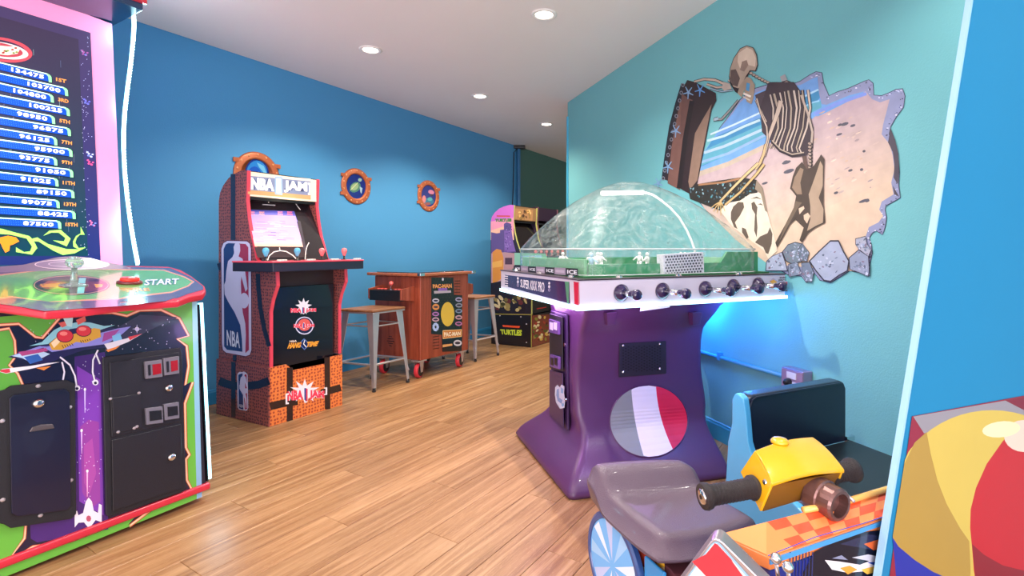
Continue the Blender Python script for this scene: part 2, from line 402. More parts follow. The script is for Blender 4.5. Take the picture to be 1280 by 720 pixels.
# screen plane
sp0 = G(0, .775, .985); sn = (G(0, .875, 2.24)-sp0).cross(gx)
D = Decal(sp0, sn, .002)
D.grad([(-150, -80), (140, 30), (153.5, 331), (-150, 331)], 'ff9fcf', 'f59ac6').build('pink_bezel', mat('pink_bezel_print', rough=.3, attr=True, attr_emit=.28), gt)
D = Decal(sp0, sn, .006)
D.grad([(-132, -33), (113, 41), (126, 331), (-132, 331)], '44395a', '1e2a66')
for k in range(60):
    x = rnd.uniform(0, 122); y = rnd.uniform(12, 325)
    if y > 8+x*.3+4 and x < 111+y*.045: D.ell(x, y, .5, .5, 'cfd6ff', 5)
D.grad([(-118, -13), (98, 49), (110, 320), (-118, 320)], '3b3248', '0d3a4c')
for k in range(70): D.ell(rnd.uniform(101, 112), rnd.uniform(46, 322), .45, .45, 'cfd6ff', 5)
for k in range(46):
    x = rnd.uniform(2, 97); y = rnd.uniform(40, 300); D.line([(x, y), (x+.3, y+rnd.uniform(3, 12))], .45, rnd.choice(['6b6a80', '7f9c9a', '5a6a88']))
# title emblem, seen in part
D.ell(3, 62, 38, 15, 'c64a55', 30, 10).ell(-1, 61.5, 36, 12, '3b3248', 30, 10).ell(3, 63, 33, 10, 'e8c8c4', 30, 10).ell(-2, 61.5, 31, 8.5, 'a8434e', 30, 10)
D.poly2([(0, 57), (10, 58), (20, 58), (25, 61), (22, 67), (10, 69), (0, 68)], 'e9e0c4')
for k in range(9): D.ell(rnd.uniform(2, 22), rnd.uniform(59.5, 66.5), 2.0, 1.2, rnd.choice(['7f8f4c', '9c3a36', '5f7a3c']), 7)
bars = [(77.5, 64, 93, 'x'), (91, 84.5, 110, 0), (103.3, 66.7, 118.3, 1), (118.3, 86.7, 135, 0), (132, 68.3, 145, 1), (146, 88, 160, 0), (160, 71, 171.7, 1), (174, 90, 186, 0), (187, 71, 197, 1), (201, 91, 211.7, 0), (214.5, 72.5, 223, 1), (230, 92.5, 237.5, 0), (243.8, 74, 250, 1), (257.8, 94, 263.7, 0), (271.7, 76, 275.8, 1)]
nums = ['134475', '103700', '104800', '100225', '98950', '96875', '96125', '95900', '93775', '91050', '91025', '89150', '89075', '88425', '87500']
ranks = ['1ST', '3RD', '5TH', '7TH', '9TH', '11TH', '13TH', '15TH']
for i, (yl, xr, yr, s) in enumerate(bars):
    k = (yr-yl)/xr; Y = lambda x, d=0: yl+k*x+d; hgt = 10.2
    D.poly2([(-108, Y(-108)), (xr-5, Y(xr-5)), (xr-.5, Y(xr, 1)), (xr+.8, Y(xr, 3)), (xr+1.4, Y(xr, hgt+.6)), (-108, Y(-108, hgt))], '0d1630')
    D.poly2([(-108, Y(-108)), (xr-5, Y(xr-5)), (xr-1.5, Y(xr, .8)), (xr+.3, Y(xr, 3)), (xr+.8, Y(xr, hgt)), (xr-3, Y(xr-3, hgt)), (xr-3.6, Y(xr, 3)), (xr-6, Y(xr-6, 1.5)), (-108, Y(-108, 1.5))], '8ff2a0')
    D.poly2([(-108, Y(-108, .1)), (xr-5, Y(xr-5, .1)), (xr-5, Y(xr-5, 1.3)), (-108, Y(-108, 1.3))], 'd8fff0')
    D.poly2([(-108, Y(-108, 1.7)), (xr-6, Y(xr-6, 1.7)), (xr-3.8, Y(xr, 3)), (xr-3.4, Y(xr-3, hgt-.4)), (-108, Y(-108, hgt-.4))], '174bb0')
    for a in range(0, int(xr-40), 3):
        for b in (3, 5.4, 7.8): D.ell(a+1+b*.2, Y(a+1, b), .5, .5, '3f8cf0', 4)
    if k is not None:
        w_ = 41 if len(nums[i]) == 6 else 38; x1 = xr-9; x0 = x1-w_
        D.otext(nums[i], [(x0, Y(x0, 2.9)), (x1, Y(x1, 2.9)), (x1, Y(x1, 8.2)), (x0, Y(x0, 8.2))], 'f4fbff', '203a8a', .045, .045, sp=1.15)
    if i % 2 == 0 and i//2 < 8:
        x0 = xr+6; D.text(ranks[i//2], [(x0, Y(x0, 2.2)), (x0+13+(2 if i > 8 else 0), Y(x0+13, 2.0)), (x0+13+(2 if i > 8 else 0), Y(x0+13, 6.6)), (x0, Y(x0, 6.6))], 'f09a4c', .03)
z3 = lambda P: [(x/6, y/6+220) for x, y in P]
D.poly2(z3([(-60, 390), (10, 395), (120, 425), (220, 450), (240, 470), (280, 460), (360, 510), (500, 548), (590, 550), (550, 530), (548, 490), (570, 450), (605, 430), (605, 380), (635, 440), (600, 440), (575, 465), (565, 500), (590, 540), (645, 535), (560, 580), (470, 592), (400, 560), (290, 492), (255, 490), (280, 540), (240, 590), (120, 570), (120, 535), (180, 570), (225, 565), (240, 530), (200, 470), (80, 440), (-60, 430)]), 'a4f26a')
D.poly2(z3([(325, 448), (370, 410), (455, 403), (530, 470), (500, 528), (395, 482), (480, 490), (490, 465), (440, 425), (385, 425)]), 'a4f26a')
D.poly2(z3([(-20, 465), (60, 448), (120, 460), (145, 490), (95, 515), (75, 520), (70, 560), (40, 575), (20, 540), (5, 505), (-20, 500)]), 'f58a28')
for x, y, c in [(106, 66, 'a05a9a'), (108.5, 127, '6a6ad8'), (113, 203, 'e0508a'), (112.5, 193, 'b8c8ff'), (116, 279, 'd86a9a')]:
    for a in range(6): D.ell(x+3.2*math.cos(a), y+3*math.sin(a*1.7), 1.6, 1.1, rnd.choice([c, '6a78d0', c]), 6)
D.build('score_screen', SCREEN, gt)
# front artwork
fp0 = G(0, 0, .05); fn = (G(0, yf(.87), .87)-G(0, 0, 0)).cross(gx)
D = Decal(fp0, fn, .0015); ZQ = lambda P: [(x*.25, y*.25+310) for x, y in P]; Z2 = lambda P: [(x*.5833, y*.5833+300) for x, y in P]
D.poly2([(-60, 410), (0, 396), (60, 391), (246.5, 377), (252.5, 621), (29, 712), (-60, 748)], '62ac3e')
D.grad([(240, 376), (246.5, 377), (252.5, 621), (246, 624)], '8ec9d8', '7fa6c8')
bord = Z2([(-90, 200), (10, 185), (35, 205), (38, 250), (22, 268), (40, 300), (60, 600), (22, 690), (90, 648), (170, 637), (240, 610), (300, 580), (280, 610), (330, 570), (385, 548), (415, 542), (398, 515), (396, 470), (404, 460), (396, 445), (394, 400), (394, 350), (412, 305), (395, 312), (402, 260), (380, 225), (365, 210), (400, 205), (378, 165), (350, 152), (300, 150), (270, 165), (240, 158), (180, 158), (130, 172), (90, 210), (30, 182), (-90, 190)])
bord = Z2([(-90, 205), (20, 187), (34, 215), (36, 250), (22, 268), (40, 285), (60, 330), (62, 560), (55, 640), (18, 687), (70, 655), (150, 643), (210, 620), (300, 582), (275, 612), (330, 570), (382, 552), (413, 541), (398, 515), (396, 470), (404, 460), (396, 445), (394, 350), (411, 304), (395, 312), (402, 270), (398, 228), (378, 212), (402, 205), (383, 170), (345, 152), (300, 153), (272, 165), (240, 158), (180, 160), (130, 168), (92, 212), (75, 210), (40, 182), (-90, 190)])
def grow(P, d):
    cx = sum(p[0] for p in P)/len(P); cy = sum(p[1] for p in P)/len(P); o = []
    n = len(P)
    for i in range(n):
        a, b = P[i-1], P[(i+1) % n]; dx, dy = b[0]-a[0], b[1]-a[1]; l = math.hypot(dx, dy) or 1
        o.append((P[i][0]+dy/l*d, P[i][1]-dx/l*d))
    return o
A_ = sum(bord[i-1][0]*bord[i][1]-bord[i][0]*bord[i-1][1] for i in range(len(bord))); sg = 1 if A_ > 0 else -1
D.poly2(grow(bord, 3.6*sg), '7a2a1c').poly2(grow(bord, 3.0*sg), 'f0946a').poly2(grow(bord, 1.9*sg), 'ffd4b0').poly2(grow(bord, .7*sg), 'f0946a').poly2(grow(bord, -.1*sg), '7a2a1c').poly2(grow(bord, -.8*sg), '1e1934')
D.poly2(Z2([(160, 250), (225, 240), (232, 620), (150, 635), (80, 648), (66, 640), (64, 600), (160, 560)]), '43236e').poly2(Z2([(165, 270), (215, 300), (222, 590), (170, 560)]), '7a3bab').poly2(Z2([(172, 400), (190, 385), (212, 390), (215, 560), (196, 575), (176, 540)]), '8f3f9a').poly2(Z2([(180, 440), (198, 425), (206, 500), (192, 545), (180, 520)]), 'a44aa0')
D.poly2(Z2([(225, 240), (380, 165), (300, 160), (230, 200)]), '3a3350')
for k in range(110):
    x, y = rnd.choice([(rnd.uniform(165, 220), rnd.uniform(250, 610)), (rnd.uniform(60, 380), rnd.uniform(170, 235))]); D.ell(x*.5833, y*.5833+300, .5, .6, 'e6dcff', 5)
for x, y, c, h in [(182, 320, 'd8c0ff', 50), (175, 408, 'd8b0f0', 50), (187, 495, 'ffb0e0', 55)]:
    D.line(Z2([(x, y), (x, y+h)]), 2.0, c, .6); D.ell(x*.5833, y*.5833+300, 1.5, 1.8, 'ffffff', 8)
D.poly2(Z2([(160, 616), (160, 585), (165, 580), (168, 590), (178, 585), (184, 560), (190, 552), (197, 560), (201, 580), (210, 585), (212, 565), (218, 568), (218, 605), (205, 600), (196, 612), (188, 615), (180, 605), (168, 606)]), 'e6dce8').ell(190*.5833, 300+597*.5833, 3.2, 4, 'b0506a', 8)
# winged spacecraft picture
W = lambda P, c: D.poly2(ZQ(P), c)
W([(40, 545), (250, 470), (300, 440), (380, 370), (440, 370), (520, 395), (580, 400), (665, 388), (590, 455), (520, 500), (420, 510), (320, 545), (200, 590), (120, 560)], '2b2350')
W([(45, 543), (200, 490), (260, 520), (380, 500), (530, 480), (600, 440), (655, 392), (590, 402), (500, 425), (380, 470), (250, 490)], '8f8fe0')
W([(60, 540), (180, 505), (250, 530), (160, 575), (110, 550)], 'b8d8f4'); W([(90, 520), (230, 500), (240, 515), (110, 540)], 'b04a86'); W([(120, 545), (190, 530), (215, 560), (150, 580)], '3a66b8')
W([(520, 425), (600, 405), (560, 450), (510, 470)], 'a04a9a'); W([(560, 440), (600, 425), (612, 460), (570, 480)], '7fc4f0')
W([(145, 490), (210, 470), (270, 410), (320, 385), (380, 372), (450, 372), (520, 390), (575, 385), (500, 410), (420, 395), (350, 405), (290, 440), (240, 480)], '8fd0dc')
W([(245, 480), (290, 440), (370, 430), (470, 400), (500, 405), (505, 445), (430, 475), (380, 470), (310, 510), (260, 510)], 'd8a83a'); W([(255, 475), (290, 445), (300, 470), (270, 500)], 'f8e4b8')
for x in range(5): D.line(ZQ([(310+x*12, 485-x*2), (318+x*12, 500-x*3)]), .9, '40201c'); D.line(ZQ([(402+x*11, 462-x*2), (408+x*11, 474-x*3)]), .9, '40201c')
D.ell(325*.25, 310+440*.25, 10.8, 8.3, '5a1630', 18).ell(325*.25, 310+439*.25, 9.8, 7.4, 'd83a44', 18).ell(318*.25, 310+428*.25, 5, 2.6, 'f48a80', 10)
D.ell(418*.25, 310+415*.25, 10, 7.3, '5a1630', 18).ell(418*.25, 310+414*.25, 9, 6.4, 'd83a44', 18).ell(412*.25, 310+405*.25, 5, 2.4, 'f48a80', 10)
W([(290, 375), (330, 365), (340, 385), (310, 398)], 'd8665c'); W([(380, 360), (425, 340), (430, 365), (390, 385)], 'd8665c'); W([(315, 350), (345, 335), (365, 350), (360, 395), (335, 390)], 'b8e6e8')
W([(150, 590), (10, 605), (0, 620), (30, 628), (150, 605), (300, 570), (240, 575)], 'ececf4'); W([(48, 603), (5, 608), (0, 618), (30, 626), (52, 622)], 'd8404a')
W([(520, 480), (640, 450), (710, 430), (640, 470), (540, 510)], 'e6e6f2'); W([(640, 445), (712, 428), (650, 462)], 'd8404a'); W([(530, 510), (600, 488), (580, 505), (540, 520)], 'e88a3a'); W([(180, 600), (255, 590), (220, 612)], 'e88a3a')
for P in ([(300, 545), (350, 585), (375, 640), (385, 700)], [(310, 570), (322, 620), (315, 660)], [(490, 510), (465, 560), (463, 620), (475, 670)], [(480, 530), (500, 580)]): D.line(ZQ(P), 3.0, '3a3050').line(ZQ(P), 2.0, 'e8e6f4')
for cx, cy in ((385, 700), (477, 672)): D.ell(cx*.25, 310+cy*.25, 4, 3.6, 'e8e6f4', 12).ell(cx*.25, 310+(cy+3)*.25, 2, 1.9, '2a2040', 10)
D.ell(685*.25, 310+405*.25, 2.6, 2.6, 'f4f0ff', 10).ell(685*.25, 310+405*.25, 1.2, 6, 'c8c0f0', 4).ell(685*.25, 310+405*.25, 6, 1.2, 'c8c0f0', 4)
D.build('front_artwork', PRINTG, gt)
def panelp(name, px, p0, n, d, m, parent, bevel=.002, lift=.0):
    n = Vector(n).normalized(); p0 = Vector(p0)
    if n.dot(CAM-p0) < 0: n = -n
    P = [onpl(x, y, p0, n)+n*lift for x, y in px]
    return MB().prism(P, n*d).build(name, m, parent, bevel=bevel)
fnn = Vector(fn).normalized(); fnn = fnn if fnn.dot(CAM-fp0) > 0 else -fnn
# left service door
o = panelp('door_frame', Z2([(8, 320), (20, 312), (140, 300), (158, 308), (160, 585), (150, 596), (20, 616), (6, 608), (-30, 600), (-30, 330)]), fp0, fn, .012, blackm, gt, lift=.003)
dr = panelp('service_door', Z2([(15, 338), (24, 331), (132, 318), (144, 326), (147, 566), (138, 577), (32, 590), (20, 584)]), fp0, fn, .008, mat('door_enamel', '14132c', .3, coat=.3), gt, lift=.015)
q = onpl(82*.5833, 350*.5833+300, fp0+fnn*.023, fn); MB().lathe(q, fnn, [(0, .016), (.008, .015), (.012, .010), (.012, .004)], 18).build('lock', chrome, dr, smooth=True)
panelp('pull_plate', Z2([(56, 410), (62, 400), (82, 394), (106, 393), (110, 402)]), fp0, fn, .006, mat('dull_metal', '6f6668', .4, .8), dr, lift=.023)
for x, y in [(82, 313), (150, 358), (5, 388), (152, 515), (6, 557), (87, 590)]:
    MB().lathe(onpl(x*.5833, y*.5833+300, fp0+fnn*.015, fn), fnn, [(0, .007), (.003, .005), (.0035, .001)], 10).build('screw', steel, o)
# coin door
ZC = lambda P: [(x*.3472+120, y*.3472+420) for x, y in P]
cf = panelp('coin_door', ZC([(18, 85), (22, 76), (285, 44), (298, 42), (303, 60), (318, 545), (300, 562), (40, 648), (30, 640)]), fp0, fn, .012, blackm, gt, lift=.003)
u1 = panelp('coin_panel', ZC([(40, 96), (290, 58), (298, 306), (48, 362)]), fp0, fn, .006, mat('coin_panel_black', '1d1b22', .38, bump=.2, bscale=300), cf, lift=.015)
panelp('cash_box_door', ZC([(48, 374), (298, 316), (302, 545), (52, 628)]), fp0, fn, .006, MATS['coin_panel_black'], cf, lift=.015)
panelp('small_hatch', ZC([(48, 222), (152, 206), (155, 330), (52, 350)]), fp0, fn, .004, MATS['coin_panel_black'], cf, lift=.021)
for a, b, c, d, lit in [(162, 88, 226, 154, 1), (228, 76, 286, 142, 1), (165, 255, 228, 318, 0), (230, 240, 286, 302, 0)]:
    s_ = -8; hs = panelp('coin_slot', ZC([(a, b+4), (c-2, b+s_+4), (c, d+s_), (a+4, d)]), fp0, fn, .014, grey, cf, lift=.019)
    panelp('slot_insert', ZC([(a+(26 if lit else 12), b+14), (c-8, b+s_+18), (c-6, d+s_-12), (a+(28 if lit else 14), d-14)]), fp0, fn, .003, mat('slot_red', '8a1420', .2, emit='ff1020', estr=.08) if lit else black, hs, bevel=0, lift=.032)
    if lit: panelp('slot_gap', ZC([(a+10, b+16), (a+18, b+14), (a+20, d-14), (a+12, d-12)]), fp0, fn, .003, black, hs, bevel=0, lift=.032)
for x, y in [(261, 187), (271, 436)]:
    MB().lathe(onpl(x*.3472+120, y*.3472+420, fp0+fnn*.021, fn), fnn, [(0, .015), (.008, .014), (.012, .009), (.012, .003)], 16).build('lock', chrome, cf, smooth=True)
for x, y in [(52, 226), (155, 205), (80, 346), (138, 332), (148, 326)]:
    MB().lathe(onpl(x*.3472+120, y*.3472+420, fp0+fnn*.025, fn), fnn, [(0, .006), (.003, .004), (.0035, .001)], 8).build('screw', steel, cf)
# base skirt, casters
m = MB(G); m.prism([G(-.012, y, z) for y, z in [(-.012, .045), (-.012, .075), (.80, .075), (.80, .045)]], gx*(GW+.02), raw=True).build('base_trim', red, gt, bevel=.008)
for x, y in [(.1, .08), (.66, .08), (.1, .7), (.66, .7)]:
    w_ = MB(G); w_.cyl((x-.015, y, .026), (x+.015, y, .026), .026, n=16, raw=False).build('caster', rubber, gt)
# light strips
A1, A2 = G(-.006, .0+yf(.06)+.0, .085), G(-.006, yf(.84), .845)
m = MB(G); m.prism([G(-.001, -.004, .08), G(-.001, .014, .08), G(-.006, .014, .08), G(-.006, -.004, .08)], (A2-A1)).build('strip_channel', mat('channel', '2a3038', .3, .8), gt)
st = MB().tube([A1+gy*.004-gx*.009+(A2-A1)*k/8 for k in range(9)], .010, 8).build('light_strip', ledm, gt)
sp = [(158, 10), (163, 13), (166.5, 20), (167, 32), (166, 50), (163, 80), (159, 110), (155.5, 140), (154, 165), (154, 185), (155.5, 215), (158.5, 245), (163, 280), (168, 310), (172, 331)]
sq = []
for i in range(len(sp)-1):
    for k in range(4): t = k/4; sq.append((sp[i][0]*(1-t)+sp[i+1][0]*t, sp[i][1]*(1-t)+sp[i+1][1]*t))
sq.append(sp[-1])
path = [onpl(x, y, G(-.025, 0, 0), gx) for x, y in sq]
MB().tube([path[i] for i in range(len(path))], .0075, 8).build('light_strip', ledm, gt, smooth=True)
m = MB()
for i in range(0, len(path)-1):
    for t in (0, .5): m.ball(path[i]*(1-t)+path[i+1]*t-gx*.0055, .006, 6)
m.build('led_beads', mat('led_bead', 'ffffff', .3, emit='e0ffff', estr=6), gt)
for t in (.15, .5, .85): pt_light('strip_glow', path[int(t*len(path))]-gx*.05, 1.5, (.45, .9, 1), gt, .03)
for t in (.2, .7): pt_light('strip_glow', A1+(A2-A1)*t-gx*.06, 1.0, (.45, .8, 1), gt, .03)
pt_light('hood_glow', path[1]-gy*.08-gx*.02, .8, (1, .2, .8), gt, .03)
pt_light('screen_glow', G(.5, .55, 1.7), 4, (1, .6, .85), gt, .15)
# control deck: sloping board whose outline comes forward in the middle
dn = V(0, 0, 1)-Vector((gy.x, gy.y, 0))*.105; dn.normalize(); dp = G(0, 0, .905)
dk = [(-120, 352), (0, 336), (40, 333), (80, 331), (130, 331.5), (175, 332.5), (213, 333.5), (226, 337), (240, 345), (256, 357), (257.5, 362), (254, 367), (238, 370), (224, 375.5), (150, 380.5), (105, 386), (55, 389), (0, 381), (-40, 378), (-120, 390)]
P = [onpl(x, y, dp, dn) for x, y in dk]; P = [p if (p-GC).dot(gy) < .775 else p for p in P]
MB().prism(P, -dn*.028).build('deck_edge', red, gt, bevel=.008, seg=3)
D = Decal(dp, dn, .001)
inn = grow(dk[1:18], 2.0*(1 if sum(dk[i-1][0]*dk[i][1]-dk[i][0]*dk[i-1][1] for i in range(len(dk))) < 0 else -1))
D.poly2([(-120, 353), (0, 337.5), (80, 333), (130, 332.5), (213, 335), (238, 346), (254, 358), (254, 362), (236, 367), (222, 372.5), (150, 377.5), (104, 382.5), (55, 385), (0, 377.5), (-120, 386)], '5c5078')
D.poly2([(-120, 356), (0, 343), (60, 336), (130, 336), (205, 337), (230, 345), (243, 352), (236, 358), (215, 366), (150, 374), (70, 378), (15, 372), (0, 374), (-120, 380)], 'e8a080')
D.poly2([(-120, 357), (0, 344.5), (60, 337.3), (130, 337.3), (204, 338.3), (228, 346), (240, 352), (234, 357), (214, 364.5), (190, 367), (155, 371), (150, 373), (110, 374), (60, 377), (15, 370), (0, 372), (-120, 378)], '6fb565')
D.poly2(ZQ([(0, 265), (70, 262), (80, 275), (150, 270), (270, 285), (240, 270), (610, 258), (600, 275), (700, 262), (900, 215), (860, 235), (900, 240), (830, 265), (600, 290), (220, 315), (80, 290), (0, 280)]), '6a5a78')
D.ell(89, 356.5, 48.5, 12.8, '2a1c20', 32).ell(89, 356.3, 47, 11.8, 'e8b898', 32).ell(89, 356.3, 46, 11.2, '3a2230', 32)
D.poly2(ZQ([(195, 190), (240, 165), (330, 170), (320, 200), (230, 205)]), 'c0583a').poly2(ZQ([(420, 165), (500, 170), (530, 190), (470, 215), (400, 220)]), '7a3a30').poly2(ZQ([(200, 180), (300, 175), (300, 195), (210, 195)]), 'e89a4a').poly2(ZQ([(470, 180), (515, 180), (510, 195), (480, 198)]), 'f0a830').poly2(ZQ([(395, 150), (430, 150), (420, 225), (385, 228)]), '8ad8e0')
for k in range(50): D.ell(rnd.uniform(2, 55), rnd.uniform(355, 371), .9, .5, rnd.choice(['54505e', '7a6a8a', '8a4a6a']), 5)
D.otext('START', ZQ([(718, 158), (897, 151), (902, 180), (722, 187)]), 'f4f8ff', '3a4a8a', .03, .05, shear=.2)
D.otext('FIRE', ZQ([(634, 204), (745, 199), (752, 214), (634, 221)]), 'f0b040', '8a4a20', .03, .04)
D.build('deck_artwork', PRINTG, gt)
# raised hump behind the deck with an oval emblem, leaning on the screen
HP = Decal(G(0, .73, .95), (sn+Vector((0, 0, .3))), .0)
hp = [(-140, 336), (-60, 334), (0, 333), (28, 331), (50, 326), (72, 321.5), (90, 320), (112, 322), (135, 328), (160, 333), (170, 337), (170, 345), (-140, 352)]
MB().prism([HP.P(*p) for p in hp], -HP.n*.02).build('deck_hump', mat('hump_plum', '6e5878', .25, coat=.5), gt, bevel=.004)
HP.off = .001; HP.ell(90, 330.5, 47, 6.4, 'c8a8c0', 28).ell(90, 330.5, 45.5, 5.6, '7c6488', 28).ell(88, 330, 28, 3.6, 'b090b4', 24).ell(88, 330, 26.5, 3.0, '7c6488', 24)
HP.build('hump_emblem', PRINTG, gt)
# joystick and fire button
jb = onpl(92, 357, dp+dn*.001, dn)
j = MB().lathe(jb, dn, [(0, .045), (.004, .044), (.007, .02), (.012, .013), (.03, .011), (.075, .009)], 18).build('joystick', mat('clear_plastic', 'cfe6dc', .08, trans=.75), gt, smooth=True)
MB().lathe(jb+dn*.07, dn, [(0, .004), (.005, .02), (.018, .029), (.032, .027), (.044, .015), (.047, .002)], 18).build('ball_top', MATS['clear_plastic'], j, smooth=True)
bb = onpl(162, 354.5, dp+dn*.001, dn)
j = MB().lathe(bb, dn, [(0, .045), (.010, .044), (.014, .036), (.014, .034)], 24).build('button_collar', mat('dark_red', '6a1018', .3, coat=.5), gt, smooth=True)
MB().lathe(bb+dn*.012, dn, [(0, .034), (.012, .033), (.016, .026), (.017, .002)], 24).build('fire_button', mat('glow_red', 'e8281c', .2, emit='ff2010', estr=.5, coat=.5), j, smooth=True)
# ================================================================== basketball arcade cabinet
def ballmat(name, c, dot, scale=1.0, ax=1):
    m = mat(name, c, .4, coat=.15); nt = m.node_tree; L = nt.links; b = nt.nodes['Principled BSDF']
    tc = nt.nodes.new('ShaderNodeTexCoord'); mp = nt.nodes.new('ShaderNodeSeparateXYZ'); cm = nt.nodes.new('ShaderNodeCombineXYZ')
    vo = nt.nodes.new('ShaderNodeTexVoronoi'); vo.voronoi_dimensions = '2D'; vo.inputs['Randomness'].default_value = .45; vo.inputs['Scale'].default_value = 50*scale
    L.new(tc.outputs['Object'], mp.inputs[0]); L.new(mp.outputs[ax], cm.inputs[0]); L.new(mp.outputs[2], cm.inputs[1]); L.new(cm.outputs[0], vo.inputs['Vector'])
    r = nt.nodes.new('ShaderNodeMapRange'); r.inputs[1].default_value = .25; r.inputs[2].default_value = .36; L.new(vo.outputs['Distance'], r.inputs[0])
    mx = nt.nodes.new('ShaderNodeMix'); mx.data_type = 'RGBA'; mx.inputs[6].default_value = (*lin(dot), 1); mx.inputs[7].default_value = (*lin(c), 1)
    L.new(r.outputs[0], mx.inputs[0]); L.new(mx.outputs[2], b.inputs['Base Color']); return m
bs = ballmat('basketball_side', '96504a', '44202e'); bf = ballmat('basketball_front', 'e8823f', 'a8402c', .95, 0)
tedge = mat('coral_edge', 'e0465a', .3, coat=.4)
NA = V(-1.725, 3.128, 0); nx = V(.515, .857, 0); ny = V(-.887, .462, 0); N = Fr(NA, nx, ny)
nfn = V(nx.y, -nx.x, 0)      # front normal
nsn = V(-ny.y, ny.x, 0); nsn = nsn if nsn.dot(CAM-NA) > 0 else -nsn   # side normal (left side)
nt_ = thing('arcade_cabinet', 'basketball arcade cabinet with four joysticks, orange ball-pattern riser and league player logo', 'arcade machine', N(.25, .27, 0), math.atan2(nx.y, nx.x))
prof = [(.53, .36), (.53, 1.40), (.515, 1.455), (.48, 1.50), (.42, 1.545), (.35, 1.57), (.275, 1.585), (.222, 1.58), (.232, 1.39), (.215, 1.28), (.19, 1.18), (.155, 1.09), (.13, 1.02), (.10, 1.0), (-.06, .95), (-.066, .862), (-.022, .775), (.0, .70), (.0, .36)]
for x0, nm in ((0, 'side_panel'), (.482, 'side_panel')):
    MB().prism([N(x0, y, z) for y, z in prof], nx*.018).build(nm, bs, nt_)
# coral edging on the front edge of both sides
for x0 in (-.001, .481):
    m = MB(); fe = prof[7:]
    rings = []
    for y, z in fe: rings.append([N(x0, y-.004, z), N(x0+.02, y-.004, z), N(x0+.02, y+.004, z), N(x0, y+.004, z)])
    m.loft(rings).build('edge_moulding', tedge, nt_)
m = MB(N); m.box(.018, .50, .36, .482, .53, 1.42); m.prism([N(.018, y, z) for y, z in [(.53, 1.40), (.48, 1.50), (.35, 1.57), (.24, 1.582), (.24, 1.572), (.35, 1.56), (.47, 1.49), (.518, 1.40)]], nx*.464); m.build('back_panel', black, nt_)
# marquee box (lit)
m = MB(N); m.box(.018, .226, 1.42, .482, .30, 1.575).build('marquee', mat('marquee_lit', 'f4e8d0', .3, emit='fff0d8', estr=.05), nt_)
mp0 = N(0, .226, 1.5)
D = Decal(mp0, nfn, .001)
mq = lambda a, b, c, d: [(309.8+(388.5-309.8)*u, (216.5+(223.5-216.5)*u)*(1-v)+(242.5+(249.5-242.5)*u)*v) for u, v in ((a, b), (c, b), (c, d), (a, d))]
D.poly2(mq(0, 0, 1, 1), 'f0dcb4'); D.poly2(mq(0, .8, 1, 1), 'c8a070'); D.poly2(mq(0, 0, 1, .12), 'e8e0d0')
D.poly2(mq(0.0, .12, 1, .80), '7f8cae').otext('NBA', mq(.05, .18, .42, .76), 'fafaff', '56628a', .06, .09).otext('JAM', mq(.575, .18, .945, .76), 'fafaff', '56628a', .06, .09)
D.poly2(mq(.43, .04, .55, .9), '9ab8e0').poly2(mq(.455, .12, .525, .82), 'eef4ff').text('[', mq(.0, .2, .04, .78), 'f4f4f8', .05).text(']', mq(.955, .2, .995, .78), 'f4f4f8', .05)
D.build('marquee_print', mat('marquee_print', rough=.3, attr=True, attr_emit=.12), nt_)
m = MB(N); m.box(.018, .24, 1.40, .482, .50, 1.415).build('speaker_board', black, nt_)
# screen slope
S0 = N(0, .10, 1.015); sd = N(0, .10+.2, 1.015+.385)-S0; snn = sd.cross(nx)
m = MB(); m.prism([N(.018, .10, 1.012), N(.482, .10, 1.012), N(.482, .31, 1.41), N(.018, .31, 1.41)], N(0, .02, 0)-N(0, 0, .01)).build('screen_bezel', mat('bezel_dark', '201b22', .25, coat=.4), nt_)
D = Decal(S0, snn, .004)
D.grad([(309.5, 262), (367.8, 264), (372, 277), (311, 275)], '3c3c8a', '6a66b8').grad([(310.5, 267.5), (369.5, 270), (374, 290), (314, 288)], '8a7ccc', 'a88ac8').grad([(313.5, 283), (373, 285), (377, 300), (317, 299)], 'b08fc4', 'c89ac0').grad([(316, 297), (376.5, 299), (378.8, 308.5), (318.5, 308)], 'c89ab8', 'd8a890')
for x, c in ((312, 'd86a7a'), (324, 'd88a6a'), (347, 'd8808a'), (359, 'e0605a')):
    for yy in (264.2, 266.8): D.text('READY' if yy < 265 else 'PRESS', [(x, yy), (x+6.5, yy+.3), (x+6.7, yy+2.2), (x+.2, yy+1.9)], c, .03)
for k in range(40):
    x = rnd.uniform(314, 355); y = rnd.uniform(272, 304); D.line([(x, y), (x+rnd.uniform(6, 16), y+.5)], rnd.uniform(.4, 1.2), rnd.choice(['9a8ad8', 'c8a8d8', '7a70c0', 'd8b0c8', 'b4a0e0']))
D.build('game_screen', SCREEN, nt_)
D = Decal(S0, snn, .003)
D.poly2([(371, 275), (375.5, 276.5), (384.5, 318), (379, 318)], '4a4650').poly2([(318, 309), (379, 309.5), (384, 322), (322, 322)], '3c3236')
zn = lambda P: [(x*.1945+290, y*.1945+200) for x, y in P]
D.line(zn([(228, 645), (240, 615), (270, 590), (310, 582), (350, 588), (390, 612), (418, 640)]), 1.2, 'ece4e0').line(zn([(305, 560), (308, 582)]), 1, 'ece4e0').line(zn([(470, 640), (474, 590), (482, 555), (495, 530)]), 1.1, 'ece4e0')
D.line(zn([(178, 237), (200, 246), (235, 250), (275, 243)]), .8, 'e8e4e8').line(zn([(232, 250), (236, 275)]), .9, 'e8e4e8').line(zn([(385, 252), (440, 320)]), .8, 'e8e4e8').line(zn([(195, 286), (278, 291)]), 1.1, 'b8b4c4')
D.build('bezel_print', PRINTG, nt_)
